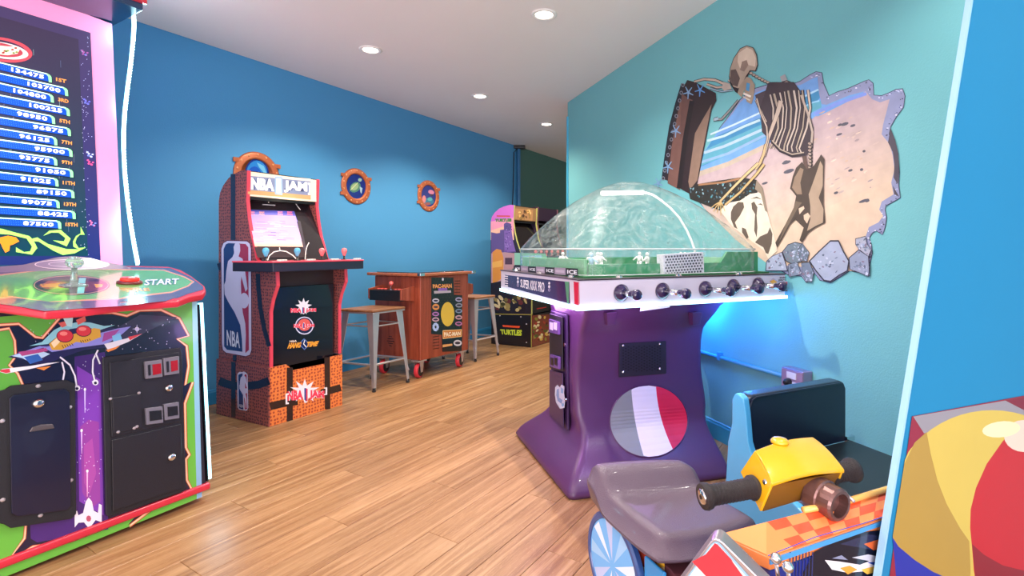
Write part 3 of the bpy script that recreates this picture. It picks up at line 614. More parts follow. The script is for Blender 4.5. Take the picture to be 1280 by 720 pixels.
# control deck
dq = [(-.12, .17), (-.07, -.14), (.57, -.14), (.62, .17), (.50, .17), (.482, .12), (.018, .12), (0, .17)]
MB().prism([N(x, y, .948) for x, y in dq], V(0, 0, .054)).build('control_deck', mat('deck_navy', '201f30', .35, coat=.2), nt_, bevel=.003)
MB().prism([N(.5+(x-.5)*1.012 if x > .3 else x-.004, y-.003 if y < 0 else y, 1.002) for x, y in dq], V(0, 0, .009)).build('deck_top', tedge, nt_, bevel=.002)
for i, (x, c) in enumerate([(-.03, '58b8d8'), (.165, '58b8d8'), (.34, 'f0787a'), (.52, 'f0787a')]):
    b0 = N(x, -.02 if i in (1, 2) else -.01, 1.011)
    j = MB().lathe(b0, (0, 0, 1), [(0, .022), (.003, .022), (.004, .007), (.03, .006)], 14).build('joystick', black, nt_, smooth=True)
    MB().lathe(b0+V(0, 0, .026), (0, 0, 1), [(0, .008), (.01, .011), (.03, .019), (.042, .019), (.052, .013), (.055, .002)], 14).build('bat_top', mat('bat_'+('blue' if i < 2 else 'red'), c, .25, coat=.5), j, smooth=True, label='light blue bat-shaped grip' if i < 2 else 'coral red bat-shaped grip')
    for k in range(3):
        bx = N(x+.055+k*.028, -.05+k*.012, 1.011); MB().lathe(bx, (0, 0, 1), [(0, .012), (.006, .012), (.008, .009), (.008, .002)], 12).build('button', mat('btn_white', 'f0e4dc', .3), nt_)
# kick panel below the deck
m = MB(N); m.box(.018, .05, .36, .482, .065, .95).build('kick_panel', mat('brown_black', '2e1f1c', .5), nt_)
m = MB(N); m.box(.03, .03, .34, .47, .05, .845).build('front_door', mat('gloss_navy', '14161f', .2, coat=.4), nt_, bevel=.004)
D = Decal(N(0, .03, .6), nfn, .001); zb = lambda x, y: (x/3.6+330, y/3.6+340)
def star(cx, cy, r0, r1, n, col, a=0, sy=1):
    D.poly2([(cx+(r0 if k % 2 == 0 else r1)*math.cos(math.pi*k/n+a), cy+(r0 if k % 2 == 0 else r1)*math.sin(math.pi*k/n+a)*sy) for k in range(2*n)], col)
def nbajam(cx, cy, w, h, s=0.0):
    D.otext('NBA', [(cx-w/2, cy-h/2-s), (cx-w*.08, cy-h/2), (cx-w*.08, cy+h/2), (cx-w/2, cy+h/2-s)], 'f0405a', 'f4ecf4', .06, .07)
    D.otext('JAM', [(cx+w*.09, cy-h/2), (cx+w/2, cy-h/2-s*.5), (cx+w/2, cy+h/2-s*.5), (cx+w*.09, cy+h/2)], 'f0405a', 'f4ecf4', .06, .07)
    D.ell(cx, cy, w*.07, h*.85, 'f4f4fa', 14).poly2([(cx-w*.045, cy-h*.7), (cx, cy-h*.7), (cx, cy+h*.7), (cx-w*.045, cy+h*.5)], '2c4a9a').poly2([(cx, cy-h*.7), (cx+w*.045, cy-h*.6), (cx+w*.045, cy+h*.6), (cx, cy+h*.7)], 'd83a50')
star(379.5, 383, 10.5, 5.5, 9, 'f0eef6', -1.57); nbajam(379.3, 388, 32, 5.6)
D.ell(380.5, 407, 11.5, 11.2, 'd8d8f0', 24).ell(380.5, 407, 10.2, 9.9, '1c2048', 24).ell(380.5, 406, 8, 7.6, 'e0605a', 24); nbajam(380, 407.3, 26, 4.8)
D.poly2([(380, 423), (388, 430), (380.5, 437.5), (373, 430)], '5a78b8').poly2([(380, 424.5), (386.5, 430), (380.5, 436), (374.5, 430)], '1c2858')
D.otext('HANG', [(361, 428.5), (377, 427.5), (376, 434.5), (359, 436)], 'f0a838', '8a3a28', .05, .05, shear=.2).otext('TIME', [(384, 427.2), (399, 426.2), (397, 432.5), (383, 434)], 'f0a838', '8a3a28', .05, .05, shear=.2).text('NBA', [(362, 425.5), (371, 425), (371, 427.2), (362, 427.8)], 'f0e0d0', .03)
D.line([(381, 425), (379.5, 430), (383, 434)], 1.1, 'f4f4f4')
D.build('door_print', PRINTG, nt_)
# side artwork
DS = D = Decal(NA, nsn, .001)
D.line([(291.3, 217.5), (291.3, 300)], 6, '25213a').line([(272.5, 334), (279, 332)], 9, '25213a')
D.line([(322.5, 342), (323, 360), (325.5, 385), (330, 410), (336.4, 433)], 5.5, '1f1c30').line([(293.3, 444), (293.3, 452)], 4.5, '25213a')
rr = lambda x0, y0, x1, y1, r, sl: [(x0+r, y0+sl*r), (x1-r, y0+sl*(x1-x0)), (x1, y0+sl*(x1-x0)+r), (x1, y1-r+sl*(x1-x0)*2), (x1-r, y1+sl*(x1-x0)*2.2), (x0+r, y1), (x0, y1-r), (x0, y0+r)]
zl = lambda P: [(x*.3476+260, y*.3472+290) for x, y in P]
lg = zl([(48, 60), (56, 40), (70, 32), (140, 34), (150, 42), (154, 60), (156, 425), (150, 442), (135, 447), (65, 434), (54, 425), (50, 400)])
D.poly2(grow(lg, 1.0*(1 if sum(lg[i-1][0]*lg[i][1]-lg[i][0]*lg[i-1][1] for i in range(len(lg))) > 0 else -1)), '6a2a44').poly2(lg, 'd4cce8')
D.poly2(zl([(56, 62), (64, 44), (74, 40), (100, 41), (125, 240), (128, 432), (68, 424), (58, 412)]), '24366e').poly2(zl([(100, 41), (135, 43), (145, 55), (147, 425), (134, 436), (126, 300)]), 'a62c4c')
def player(f):
    D.poly2(f([(92, 55), (97, 42), (108, 38), (115, 46), (116, 68), (110, 88), (124, 96), (130, 120), (137, 165), (142, 205), (135, 215), (128, 190), (120, 160), (118, 180), (120, 240), (125, 290), (134, 330), (136, 372), (134, 436), (124, 434), (122, 385), (116, 335), (96, 290), (72, 250), (60, 225), (58, 190), (68, 165), (62, 190), (66, 140), (72, 105), (88, 90), (94, 75)]), 'd4cce8')
    s = f([(130, 247), (147, 247), (130, 275)]); D.ell(s[0][0], s[0][1], s[1][0]-s[0][0], s[2][1]-s[0][1], 'd4cce8', 18)
player(zl); D.text('NBA', zl([(67, 352), (114, 362), (115, 418), (68, 408)]), 'e4e0f0', .02)
D.build('side_artwork', PRINTG, nt_)
# riser
m = MB()
rp = [(-.004, 0.001), (.504, 0.001), (.504, .352), (.42, .352), (.375, .312), (.145, .314), (.10, .36), (-.004, .36)]
m.prism([N(x, -.010, z) for x, z in rp], ny*.012).build('riser_front', bf, nt_)
m = MB(N); m.box(-.012, -.008, .001, -.001, .535, .362).build('riser_side', bs, nt_)
m = MB(N); m.box(.501, -.0, .001, .508, .535, .352); m.box(.0, .52, .001, .5, .533, .35).build('riser_frame', black, nt_)
D = Decal(N(0, -.010, 0), nfn, .001)
D.line([(362.3, 459.5), (362.3, 527.5)], 7.6, '2c1c1c').line([(409, 446.5), (409.5, 511.5)], 7.0, '2c1c1c').line([(337.5, 508), (355, 504), (372, 501.5)], 9.5, '2c1c1c').line([(402, 491), (415, 487.5), (426, 484.5)], 8.5, '2c1c1c')
star(381, 489, 19, 9, 10, 'f2eef4', -1.57, .82); nbajam(382.5, 493.5, 46, 12, -1.5)
D.text('[', [(357, 492), (361, 491.5), (361, 505), (357, 505.5)], 'f4eef4', .03).text(']', [(405, 484.5), (409, 484), (409, 493.5), (405, 494)], 'f4eef4', .03)
D.build('riser_print', PRINTG, nt_)
D = Decal(N(-.012, 0, 0), nsn, .001)
z4 = lambda P: [(x*.2917+250, y*.2917+340) for x, y in P]
D.line(z4([(143, 385), (143, 622)]), 5.6, '221d30').line(z4([(82, 466), (110, 478), (150, 488), (205, 488), (250, 483), (296, 466)]), 10, '221d30')
q = z4([(160, 438), (168, 428), (196, 430), (204, 440), (207, 582), (200, 595), (168, 590), (161, 580)]); D.poly2(q, 'd8d0e8')
D.poly2(z4([(164, 440), (182, 434), (186, 590), (166, 584)]), '24366e').poly2(z4([(182, 434), (200, 440), (203, 585), (192, 590)]), 'b02c4c')
rz = lambda P: [(298+(x-48)*.118, 463.5+(y-32)*.116) for x, y in P]
player(rz); D.text('NBA', z4([(168, 566), (186, 569), (186, 582), (168, 579)]), 'e4e0f0')
D.build('riser_side_print', PRINTG, nt_)
pt_light('marquee_glow', N(.25, .16, 1.36), .7, (1, .85, .6), nt_, .04)
# ================================================================== bar stools
oakseat = woodmat('stool_wood', '8a5a3a', '5e3a26', 'a8754c', 1.6, .45)
def stool(O, ex, ey, sx, sy, label):
    """O near foot on the floor; feet square spans sx along ex and sy along ey"""
    c = O+ex*sx/2+ey*sy/2; ang = math.atan2(ex.y, ex.x)
    t = thing('bar_stool', label, 'stool', c, ang, 'metal stools with wooden seats'); S = Fr(c, ex, ey)
    hx, hy = sx/2, sy/2; ix, iy = .145, .145
    m = MB(S); m.box(-.16, -.16, .598, .16, .16, .618).build('seat', oakseat, t, bevel=.006)
    m = MB(S)
    m.prism([S(a*.158, b*.158, .598) for a, b in ((-1, -1), (1, -1), (1, 1), (-1, 1))], V(0, 0, -.012)); m.build('seat_frame', steel, t, bevel=.003)
    for a in (-1, 1):
        for b in (-1, 1):
            top = S(a*ix, b*iy, .59); ft = S(a*hx, b*hy, 0.012)
            # folded sheet leg: an L of two tapering wings
            m = MB(); wt, wb = .062, .020; th = .004
            for d, e in ((ex*-a, ey*-b), (ey*-b, ex*-a)):
                P = [top, top+d*wt, S(a*(ix+(hx-ix)*.55), b*(iy+(hy-iy)*.55), .27)+d*.034, ft+d*wb, ft]
                m.prism(P, e*th)
            leg = m.build('leg', steel, t, bevel=.0015)
            MB().tube([top-V(0, 0, .27)+(ft-top)*.18+(ex*-a+ey*-b)*.003, ft+V(0, 0, .09)+(ex*-a+ey*-b)*.003], .006, 6).build('pressed_rib', steel, leg)
            MB().cyl(S(a*(hx-.009), b*(hy-.009), 0.0), S(a*(hx-.009), b*(hy-.009), .03), .014, .012, 12).build('foot_cap', rubber, leg)
    def bar(z, r, nm):
        f = (.59-z)/.578; X = ix+(hx-ix)*f-.008; Y = iy+(hy-iy)*f-.008
        for p, q in (((-X, -Y), (X, -Y)), ((X, -Y), (X, Y)), ((X, Y), (-X, Y)), ((-X, Y), (-X, -Y))):
            MB().cyl(S(*p, z), S(*q, z), r, n=8).build(nm, steel, t)
    bar(.20, .008, 'foot_rail'); bar(.49, .006, 'brace')
    return t
ux = V(.53, .848, 0); uy = V(-.94, .33, 0).normalized()
stool(V(-1.345, 3.87, 0), ux, uy, .35, .37, 'metal stool with brown wooden seat, nearer one, beside the basketball arcade cabinet')
stool(V(-.735, 4.92, 0), ux, uy, .37, .37, 'metal stool with brown wooden seat, farther one, right of the wooden cocktail machine')
# ================================================================== cocktail table machine
mahog = woodmat('mahogany', '8f3f26', '6e2a1b', 'a8523a', .8, .35, axis=2, rnd=.05, coat=.1)
mahtop = woodmat('mahogany_top', 'a05a3a', '7a3a26', 'b86a48', .8, .25, axis=0, rnd=.05, coat=.3)
PA = V(-1.097, 4.268, 0); px_ = V(.559, .829, 0); py_ = V(-.906, .423, 0); C = Fr(PA, px_, py_); pfn = V(px_.y, -px_.x, 0); PWd, PDp = .575, .50
pc = thing('cocktail_arcade', 'red-brown wooden cocktail table game on red casters between the two stools', 'arcade machine', C(.29, .25, 0), math.atan2(px_.y, px_.x))
m = MB(C)
m.prism([C(0, 0, .153), C(PWd, 0, .153), C(PWd, PDp, .153), C(0, PDp, .153)], V(0, 0, .70)).build('cabinet', mahog, pc, bevel=.006)
m = MB(C); m.box(-.04, -.035, .856, PWd+.04, PDp+.05, .882).build('table_top', mahtop, pc, bevel=.006)
m = MB(C); m.box(0.0, .03, .882, PWd-.02, PDp-.02, .888).build('glass_top', darkglass, pc, bevel=.002)
for x, y in ((-.041, -.036), (PWd+.005, -.036)):
    m = MB(C); m.box(x, y-.002, .860, x+.05, y+.03, .884).build('corner_clip', chrome, pc, bevel=.002)
# control boxes at both ends
for s_, x0, x1 in ((1, -.14, -.001), (-1, PWd+.001, PWd+.14)):
    m = MB(C); f = x0 if s_ == 1 else x1; b = x1 if s_ == 1 else x0
    # boxes: black front, wooden cheeks
    bx = MB(C).box(min(f, b), .075, .655, max(f, b), .405, .742).build('control_box', mat('box_black', '15141a', .4), pc, bevel=.002)
    for y0, y1 in ((.06, .075), (.405, .42)):
        MB().prism([C(f, y0, .665), C(b, y0, .645), C(b, y0, .775), C(f, y0, .752)], C(0, y1-y0, 0)-PA).build('cheek', mahog, bx, bevel=.003)
    jx = (f+b)/2
    j = MB().lathe(C(jx, .24, .743), (0, 0, 1), [(0, .02), (.002, .02), (.003, .006), (.04, .006)], 12).build('joystick', chrome, pc, smooth=True)
    MB().ball(C(jx, .24, .795), .02, 12).build('ball_top', redp if 0 else mat('coral_ball', 'e86a62', .2, coat=.5), j, smooth=True)
    for y in (.11, .15, .19, .30, .34, .375):
        MB().lathe(C(jx, y, .743), (0, 0, 1), [(0, .017), (.006, .017), (.010, .012), (.010, .002)], 12).build('button', mat('coral_button', 'd8564e', .3, coat=.3), pc, smooth=True)
# casters with red wheels
for x, y in ((.035, .05), (.52, .05), (.035, .43), (.52, .43)):
    cp = C(x, y, .153); MB(C).box(x-.045, y-.04, .140, x+.045, y+.04, .152).build('caster_plate', steel, pc)
    a = math.radians(20); ax = (px_*math.cos(a)+rot2(px_)*math.sin(a)).normalized(); fw = rot2(ax)
    a_ = V(ax.y, -ax.x, 0); wc = C(x, y, .062)+px_*.0; axle = a_
    w_ = MB().lathe(wc-axle*.018, axle, [(0, .030), (0, .052), (.003, .060), (.012, .062), (.024, .062), (.033, .060), (.036, .052), (.036, .030)], 24).build('caster', mat('caster_red', 'c8303c', .4), pc, smooth=False)
    MB().lathe(wc-axle*.021, axle, [(0, .004), (0, .046), (.042, .046), (.042, .004)], 20).build('wheel_hub', black, w_)
    m = MB()
    for s_ in (-1, 1):
        o_ = axle*(s_*.026); m.prism([wc+o_+ax*.016-V(0, 0, .014), wc+o_-ax*.016-V(0, 0, .014), wc+o_-ax*.032+V(0, 0, .078), wc+o_+ax*.032+V(0, 0, .078)], axle*.003*s_)
    m.build('fork', steel, w_)
# printed front
D = Decal(PA, pfn, .002)
zp = lambda P: [(x*.2083+510, y*.2083+330) for x, y in P]
D.poly2(zp([(140, 80), (272, 82), (276, 185), (325, 188), (323, 395), (327, 400), (322, 522), (205, 527), (203, 425), (139, 420)]), '1a1718')
for i in range(26):
    for k in range(10):
        x = 148+k*18+(i % 2)*9; y = 90+i*16
        if not (x > 268 and y < 190) and y < 405: D.ell(x*.2083+510, y*.2083+330, .22, .22, '8a7a5a', 4)
D.otext('PAC-MAN', zp([(148, 122), (262, 118), (264, 144), (150, 146)]), 'e89a50', '6a2a30', .05, .05).poly2(zp([(180, 146), (235, 144), (236, 160), (182, 161)]), '8a5aa8').poly2(zp([(155, 162), (258, 158), (259, 172), (157, 178)]), 'b8a8b0').ell(209*.2083+510, 330+92*.2083, 1.3, 1.9, 'ded8dc', 8)
D.ell(238*.2083+510, 330+301*.2083, 8.4, 15.2, 'd8b23a', 28)       # plain yellow disc
for i, (x, y, c) in enumerate([(167, 220, 'c8c0d0'), (167, 258, 'd88a4a'), (166, 300, 'b070b0'), (166, 333, 'c89aa8'), (305, 213, 'a8a0c0'), (306, 248, '8a8a98'), (305, 282, '7a8aa0'), (305, 320, 'c898a0'), (304, 358, 'b86a98')]):
    D.ell(x*.2083+510, y*.2083+330, 4.4, 2.8 if i != 1 else 4.0, c, 12).ell(x*.2083+510, y*.2083+330, 3.0, 1.3, '3a3040', 10)
for a in range(9): D.ell(166*.2083+510+2.6*math.cos(a*.7), 330+378*.2083+3.6*math.sin(a*.7), 1.7, 2.0, 'a8b8e0', 6)
D.poly2(zp([(208, 398), (324, 392), (323, 436), (209, 450)]), 'f0c080').poly2(zp([(211, 402), (321, 396), (320, 433), (212, 446)]), 'c87830').otext('PAC-MAN', zp([(216, 410), (316, 404), (315, 428), (217, 438)]), 'f4d8b0', '8a4a20', .05, .04)
D.poly2(zp([(208, 484), (266, 478), (266, 490), (208, 500)]), 'd89a5a').ell(298*.2083+510, 330+474*.2083, 5.2, 3.8, 'd0c8cc', 14).ell(298*.2083+510, 330+474*.2083, 3.6, 1.8, '3a2a30', 10)
for i in range(5):
    D.line(zp([(280, 102+i*17), (313, 101+i*17)]), .7, '2a100a').line(zp([(150, 438+i*18), (188, 432+i*18)]), .7, '2a100a')
D.build('front_print', PRINTG, pc)
pls = V(-py_.y, py_.x, 0); pls = pls if pls.dot(CAM-PA) > 0 else -pls
D = Decal(PA, pls, .002)
for i in range(5): w_ = [4, 7, 9, 6, 3][i]; D.line([(488-w_/2, 420.5+i*2.8), (488+w_/2, 421+i*2.9)], .8, '2a100a')
D.build('speaker_slots', PRINTG, pc)
# ================================================================== purple machine with city picture, by the far corner
def far_cabinet(A, ex, ey, wdt, dep, label, sidecol, front=True, full=True, s=1.0, mq_=('6a4a30', 'd8a868', .25), eg='b8b868'):
    Fm = Fr(A, ex, ey); t = thing('arcade_cabinet', label, 'arcade machine', Fm(wdt/2, dep/2, 0), math.atan2(ex.y, ex.x))
    pr = [(y, z*s) for y, z in prof]; edge = mat('black_edge', '1c1620', .4)
    for x0 in (0, wdt-.018): MB().prism([Fm(x0, y, z) for y, z in pr], ex*.018).build('side_panel', sidecol, t)
    for x0 in (-.001, wdt-.019):
        m = MB(); m.loft([[Fm(x0, y-.004, z), Fm(x0+.02, y-.004, z), Fm(x0+.02, y+.004, z), Fm(x0, y+.004, z)] for y, z in pr[7:]]).build('edge_moulding', mat('edge_'+eg, eg, .4), t)
    m = MB(Fm); m.box(.018, dep-.03, .36, wdt-.018, dep, 1.42*s); m.prism([Fm(.018, y, z*s) for y, z in [(.53, 1.40), (.48, 1.50), (.35, 1.57), (.24, 1.582), (.24, 1.572), (.35, 1.56), (.47, 1.49), (.518, 1.40)]], ex*(wdt-.036)); m.build('back_panel', black, t)
    m = MB(Fm); m.box(.018, .226, 1.42*s, wdt-.018, .30, 1.572*s).build('marquee', mat('marquee_dim'+mq_[0], mq_[0], .3, emit=mq_[1], estr=mq_[2]), t)
    MB().prism([Fm(.018, .10, 1.012), Fm(wdt-.018, .10, 1.012), Fm(wdt-.018, .31, 1.41), Fm(.018, .31, 1.41)], Fm(0, .02, 0)-Fm(0, 0, .01)).build('screen', darkglass, t)
    m = MB(Fm); m.box(.018, .25, 1.39, wdt-.018, .5, 1.405).build('speaker_board', black, t)
    m = MB(Fm); m.box(.0, -.12, .948, wdt, .14, 1.01).build('control_deck', mat('deck_navy', '201f30'), t, bevel=.003)
    for i in range(4):
        j = MB().lathe(Fm(.06+i*.12, -.02, 1.01), (0, 0, 1), [(0, .006), (.03, .006), (.035, .017), (.055, .017), (.064, .003)], 10).build('joystick', MATS['bat_red'], t)
    m = MB(Fm); m.box(.018, .03, .36, wdt-.018, .05, .95).build('kick_panel', black, t)
    m = MB(Fm); m.box(-.006, -.01, .001, wdt+.006, dep+.003, .352).build('riser', mat('riser_black', '15121a', .3, coat=.3), t, bevel=.003)
    return t, Fm
TA = V(-.229, 5.647, 0); tx = V(.5, .866, 0); ty = V(-.895, .447, 0)
tm, T = far_cabinet(TA, tx, ty, .5, .518, 'purple arcade cabinet with city skyline side art, beside the far right corner', mat('side_purple', '3a2a44', .4))
tsn = V(-ty.y, ty.x, 0); tsn = tsn if tsn.dot(CAM-TA) > 0 else -tsn; tfn = V(tx.y, -tx.x, 0)
zt = lambda P: [(x*.1389+600, y*.1389+250) for x, y in P]
D = Decal(TA, tsn, .0012)
tp = [(TA+ty*y+V(0, 0, z)) for y, z in prof]
prj = lambda p: (CX+F*p.x/p.y, CY-F*(p.z-H)/p.y)
tpx = [prj(p) for p in tp]; D.poly2(tpx, '2c2030')
D.poly2([tpx[1], tpx[2], tpx[3], tpx[4], tpx[5], tpx[6], tpx[7], (642.0, 273), (613.5, 278)], 'c86ac8').poly2([(613.5, 277), (642.2, 272), (642.2, 296), (613.5, 298)], 'e896b0').poly2([(613.5, 288), (630, 283), (642, 290), (642.5, 300), (613.5, 300)], 'f0b8a0')
for P in ([(100, 290), (150, 300), (215, 290), (215, 520), (100, 480)], [(215, 215), (240, 200), (280, 215), (285, 330), (310, 430), (325, 470), (215, 480)], [(180, 270), (215, 265), (215, 400), (180, 400)]): D.poly2(zt(P), '5e4a86')
D.poly2(zt([(218, 275), (285, 280), (300, 380), (320, 460), (220, 470)]), '7a5aa6')
for k in range(34): x = rnd.uniform(222, 285); y = rnd.uniform(225, 455); D.poly2(zt([(x, y), (x+6, y), (x+6, y+12), (x, y+12)]), rnd.choice(['40306a', 'a080c8', '54407e']))
D.poly2(zt([(100, 480), (220, 470), (320, 480), (310, 640), (200, 740), (100, 760)]), 'b08a94').poly2(zt([(110, 600), (215, 560), (215, 700), (110, 760)]), 'c89a80').poly2(zt([(225, 520), (290, 520), (290, 580), (225, 580)]), '50384a')
D.poly2(zt([(150, 138), (270, 140), (272, 152), (150, 150)]), 'c04a4a').otext('TURTLES', zt([(135, 168), (285, 165), (285, 196), (135, 196)]), '5a8a4a', '2a2a30', .04, .05)
# orange and yellow street shapes, and abstract green-brown patches lower down
D.poly2(zt([(112, 470), (150, 440), (190, 450), (212, 520), (205, 700), (115, 760)]), 'd08a3a').poly2(zt([(110, 560), (200, 540), (200, 600), (112, 610)]), 'e0a850')
D.poly2([(613.5, 354), (655, 345), (664, 371), (664, 392), (614, 390.5)], '241a22')
for k in range(26): D.ell(rnd.uniform(618, 660), rnd.uniform(371, 388), rnd.uniform(2, 5), rnd.uniform(1.2, 3), rnd.choice(['6a6034', '8a7a48', '5a2a2a', 'a89a6a', '3a3a20', 'c8b890']), 9, rnd.uniform(0, 90))
D.build('side_artwork', PRINTG, tm)
D = Decal(T(-.006, 0, 0), tsn, .0012)
D.poly2([(628, 406.3), (650, 407.6), (649, 410), (629, 408.6)], 'd8502c').otext('TURTLES', [(625, 411.5), (652.5, 412.5), (652, 420), (626, 418)], 'b8c83a', '3a5a2a', .05, .04)
for x, y in ((619.5, 403), (658, 405), (619.5, 425), (658, 428), (625, 394.5), (651, 396)): D.ell(x, y, .7, .7, 'c8c0c8', 8)
D.line([(614, 392.5), (664.3, 393.2)], .8, 'a89a4a').line([(664.2, 393), (664.2, 434)], .8, 'a89a4a')
D.build('riser_print', PRINTG, tm)
D = Decal(T(0, -.010, 0), tfn, .0012)
D.poly2([(665, 394), (688, 393), (690, 426), (665, 434)], '7a3a30')
for k in range(44): D.ell(rnd.uniform(667, 688), rnd.uniform(396, 425), rnd.uniform(1, 2.6), rnd.uniform(1, 2.4), rnd.choice(['d8b858', '8a8a3a', 'a83a30', 'e8d8a8', '4a5a2a', '5a2020']), 8, rnd.uniform(0, 90))
D.build('riser_front_print', PRINTG, tm)
D = Decal(T(0, .226, 1.5), tfn, .0012)
D.poly2([(644, 260.5), (666.5, 262.5), (665.5, 276), (643.5, 274)], 'a87a50')
for k in range(24): D.ell(rnd.uniform(646, 664), rnd.uniform(263, 273.5), rnd.uniform(.8, 2), rnd.uniform(.8, 2.4), rnd.choice(['4a3020', 'd8b070', '6a4a2a', '8a6a3a', 'e0a860']), 7)
D.build('marquee_print', mat('marquee_print_dim', rough=.3, attr=True, attr_emit=.25), tm)
D = Decal(T(0, .03, 0), tfn, .0012); D.line([(671, 386), (683, 384)], 1.2, 'c83a3a').line([(668, 374), (674, 373.5)], 1, '6a4a8a'); D.build('kick_print', PRINTG, tm)
far_cabinet(T(.56, .03, 0), tx, ty, .5, .518, 'dark arcade cabinet almost hidden behind the purple cabinet and the dome', mat('side_maroon', '3a1f30', .4), s=1.012, mq_=('241428', '402040', .05), eg='6a4050')
# ================================================================== pipe and cable at the far end of the blue wall
ppl = lambda x, y, d=.03: onpl(x, y, LN*(LOFF+d), LN)
sbot = ppl(648.5, 262); stop = ppl(648.5, 187)
t = MB().cyl(V(stop.x, stop.y, .6), V(stop.x, stop.y, CEIL-.03), .024, n=14).build('wall_pipe', mat('pipe_blue', '2f6fa0', .35), smooth=False)
tag(t, 'blue vertical pipe on the far end of the blue wall, above the purple cabinet', 'pipe')
t = MB().box(stop.x-.07, stop.y-.06, CEIL-.045, stop.x+.09, stop.y+.04, CEIL-.001).build('ceiling_bracket', black, bevel=.006); tag(t, 'small black bracket on the ceiling at the top of the blue pipe', 'bracket')
cb = ppl(641.5, 200, .012); t = MB().tube([V(cb.x+.06, cb.y+.1, CEIL-.03), V(cb.x+.01, cb.y+.02, CEIL-.1), V(cb.x, cb.y, 1.9), V(cb.x-.02, cb.y-.03, 1.4), V(cb.x, cb.y, 1.0)], .006, 6).build('cable', rubber); tag(t, 'thin black cable hanging beside the blue pipe on the blue wall', 'cable')
# ================================================================== porthole pictures on the blue wall
brass = mat('copper_print', 'b4623c', .4, .25, bump=.2, bscale=60, coat=.2)
def porthole(px, py, ry, label, pic):
    c = onpl(px, py, LN*(LOFF+.001), LN); Z = c.y; R = ry*Z/F
    Wf = Fr(c, LD, LN, V(0, 0, 1))
    t = thing('porthole_picture', label, 'wall decor', c, math.atan2(LD.y, LD.x), 'porthole pictures on the blue wall')
    MB().lathe(c, LN, [(0, R), (.006, R), (.012, R*.93), (.010, R*.82), (.014, R*.76), (.012, R*.70), (.004, R*.68), (0, R*.68)], 36).build('porthole_ring', brass, t, smooth=True)
    for k in range(14):
        a = 2*math.pi*(k+.5)/14; p = Wf(math.cos(a)*R*.88, .011, math.sin(a)*R*.88); MB().lathe(p, LN, [(0, R*.045), (.004, R*.035), (.005, .001)], 8).build('rivet', mat('rivet', 'e8a878', .3, .3), t)
    for a in (2.6, 3.6, .5):
        p = Wf(math.cos(a)*R*1.05, .001, math.sin(a)*R*1.05); m = MB(Fr(p, LD, LN, V(0, 0, 1))); m.box(-R*.12, 0, -R*.09, R*.12, .012, R*.09).build('hinge_lug', brass, t, bevel=.002)
    D = Decal(c, LN, .002); g = lambda P: [(px+x*.74, py+y) for x, y in P]
    D.ell(px, py, ry*.705*.74*1.02, ry*.72, '1a2a7a', 28)
    pic(D, px, py, ry); D.build('sea_picture', PRINTG, t)
def turtle(D, x, y, r):
    D.ell(x-1, y+1, r*.34, r*.26, '4a7a6a', 14, -40).ell(x-1.5, y+.5, r*.24, r*.18, '8aa880', 12, -40).ell(x+r*.22, y-r*.36, r*.11, r*.10, '8ab0a8', 8).poly2([(x+r*.2, y), (x+r*.36, y+r*.1), (x+r*.3, y+r*.42), (x+r*.24, y+r*.3)], '9ab8c8').poly2([(x-r*.2, y+r*.1), (x-r*.42, y+r*.35), (x-r*.3, y+r*.15)], '3a6a5a').line([(x-r*.3, y+r*.2), (x+r*.1, y-r*.2)], .6, 'd8d8a0')
def fish(D, x, y, r):
    D.ell(x, y+r*.35, r*.36, r*.22, '2a6a8a', 12).ell(x-r*.28, y+r*.2, r*.12, r*.25, 'c87a7a', 10).ell(x+r*.18, y-r*.25, r*.2, r*.14, 'c87a9a', 10, 20).ell(x+r*.1, y+r*.2, r*.16, r*.12, '4aa0a0', 10).ell(x-r*.05, y+r*.5, r*.2, r*.1, '8a4a4a', 8).ell(x+r*.2, y-r*.05, r*.14, r*.06, '2a1a3a', 8)
def reef(D, x, y, r):
    D.ell(x, y-1, r*.46, r*.6, '2a7ac8', 20).ell(x-r*.1, y, r*.3, r*.38, '1f50b8', 16).poly2([(x, y-r*.55), (x+r*.3, y-r*.4), (x+r*.46, y), (x+r*.3, y-r*.1), (x+r*.1, y-r*.35)], '6ab0d8').ell(x+r*.2, y+r*.1, r*.12, r*.3, '4a90d0', 10, -30)
porthole(445, 233, 22.5, 'copper porthole picture of a swimming turtle, middle one on the blue wall', turtle)
porthole(535.5, 245, 19.5, 'copper porthole picture of coral and fish, farthest right on the blue wall', fish)
porthole(321, 219, 29, 'copper porthole picture half hidden behind the basketball cabinet top', reef)
# ================================================================== torn-wall mural with skeleton and treasure chest on the teal wall
mur = thing('wall_mural', 'large torn-hole beach mural with a skeleton bending over a treasure chest', 'mural', onpl(985, 240, RN*(ROFF-.001), RN), math.atan2(RD.y, RD.x))
D = Decal(RN*ROFF, RN, .002, .000007)
stone = [(900, 160), (915, 140), (925, 125), (940, 112), (960, 106), (985, 107), (1000, 102), (1012, 94), (1020, 90), (1027, 91), (1029, 104), (1036, 120), (1047, 115), (1060, 111), (1080, 102), (1086, 100), (1091, 104), (1092, 119), (1102, 120), (1112, 116), (1120, 112), (1128, 111), (1131, 120), (1129, 134), (1120, 146), (1113, 158), (1111, 168), (1118, 178), (1122, 192), (1124, 215), (1123, 232), (1125, 247), (1118, 251), (1107, 257), (1106, 262), (1108, 272), (1106, 284), (1103, 293), (1095, 288), (1090, 291), (1086, 298), (1089, 306), (1090, 316), (1087, 330), (1087, 345), (1078, 341), (1062, 338), (1050, 346), (1038, 353), (1025, 350), (1018, 341), (1014, 350), (1008, 353), (1002, 345), (985, 343), (970, 334), (955, 322), (930, 305), (890, 270), (872, 250), (880, 200)]
D.poly2(grow(stone, .8), '2a2c40').poly2(stone, '8a90b4')
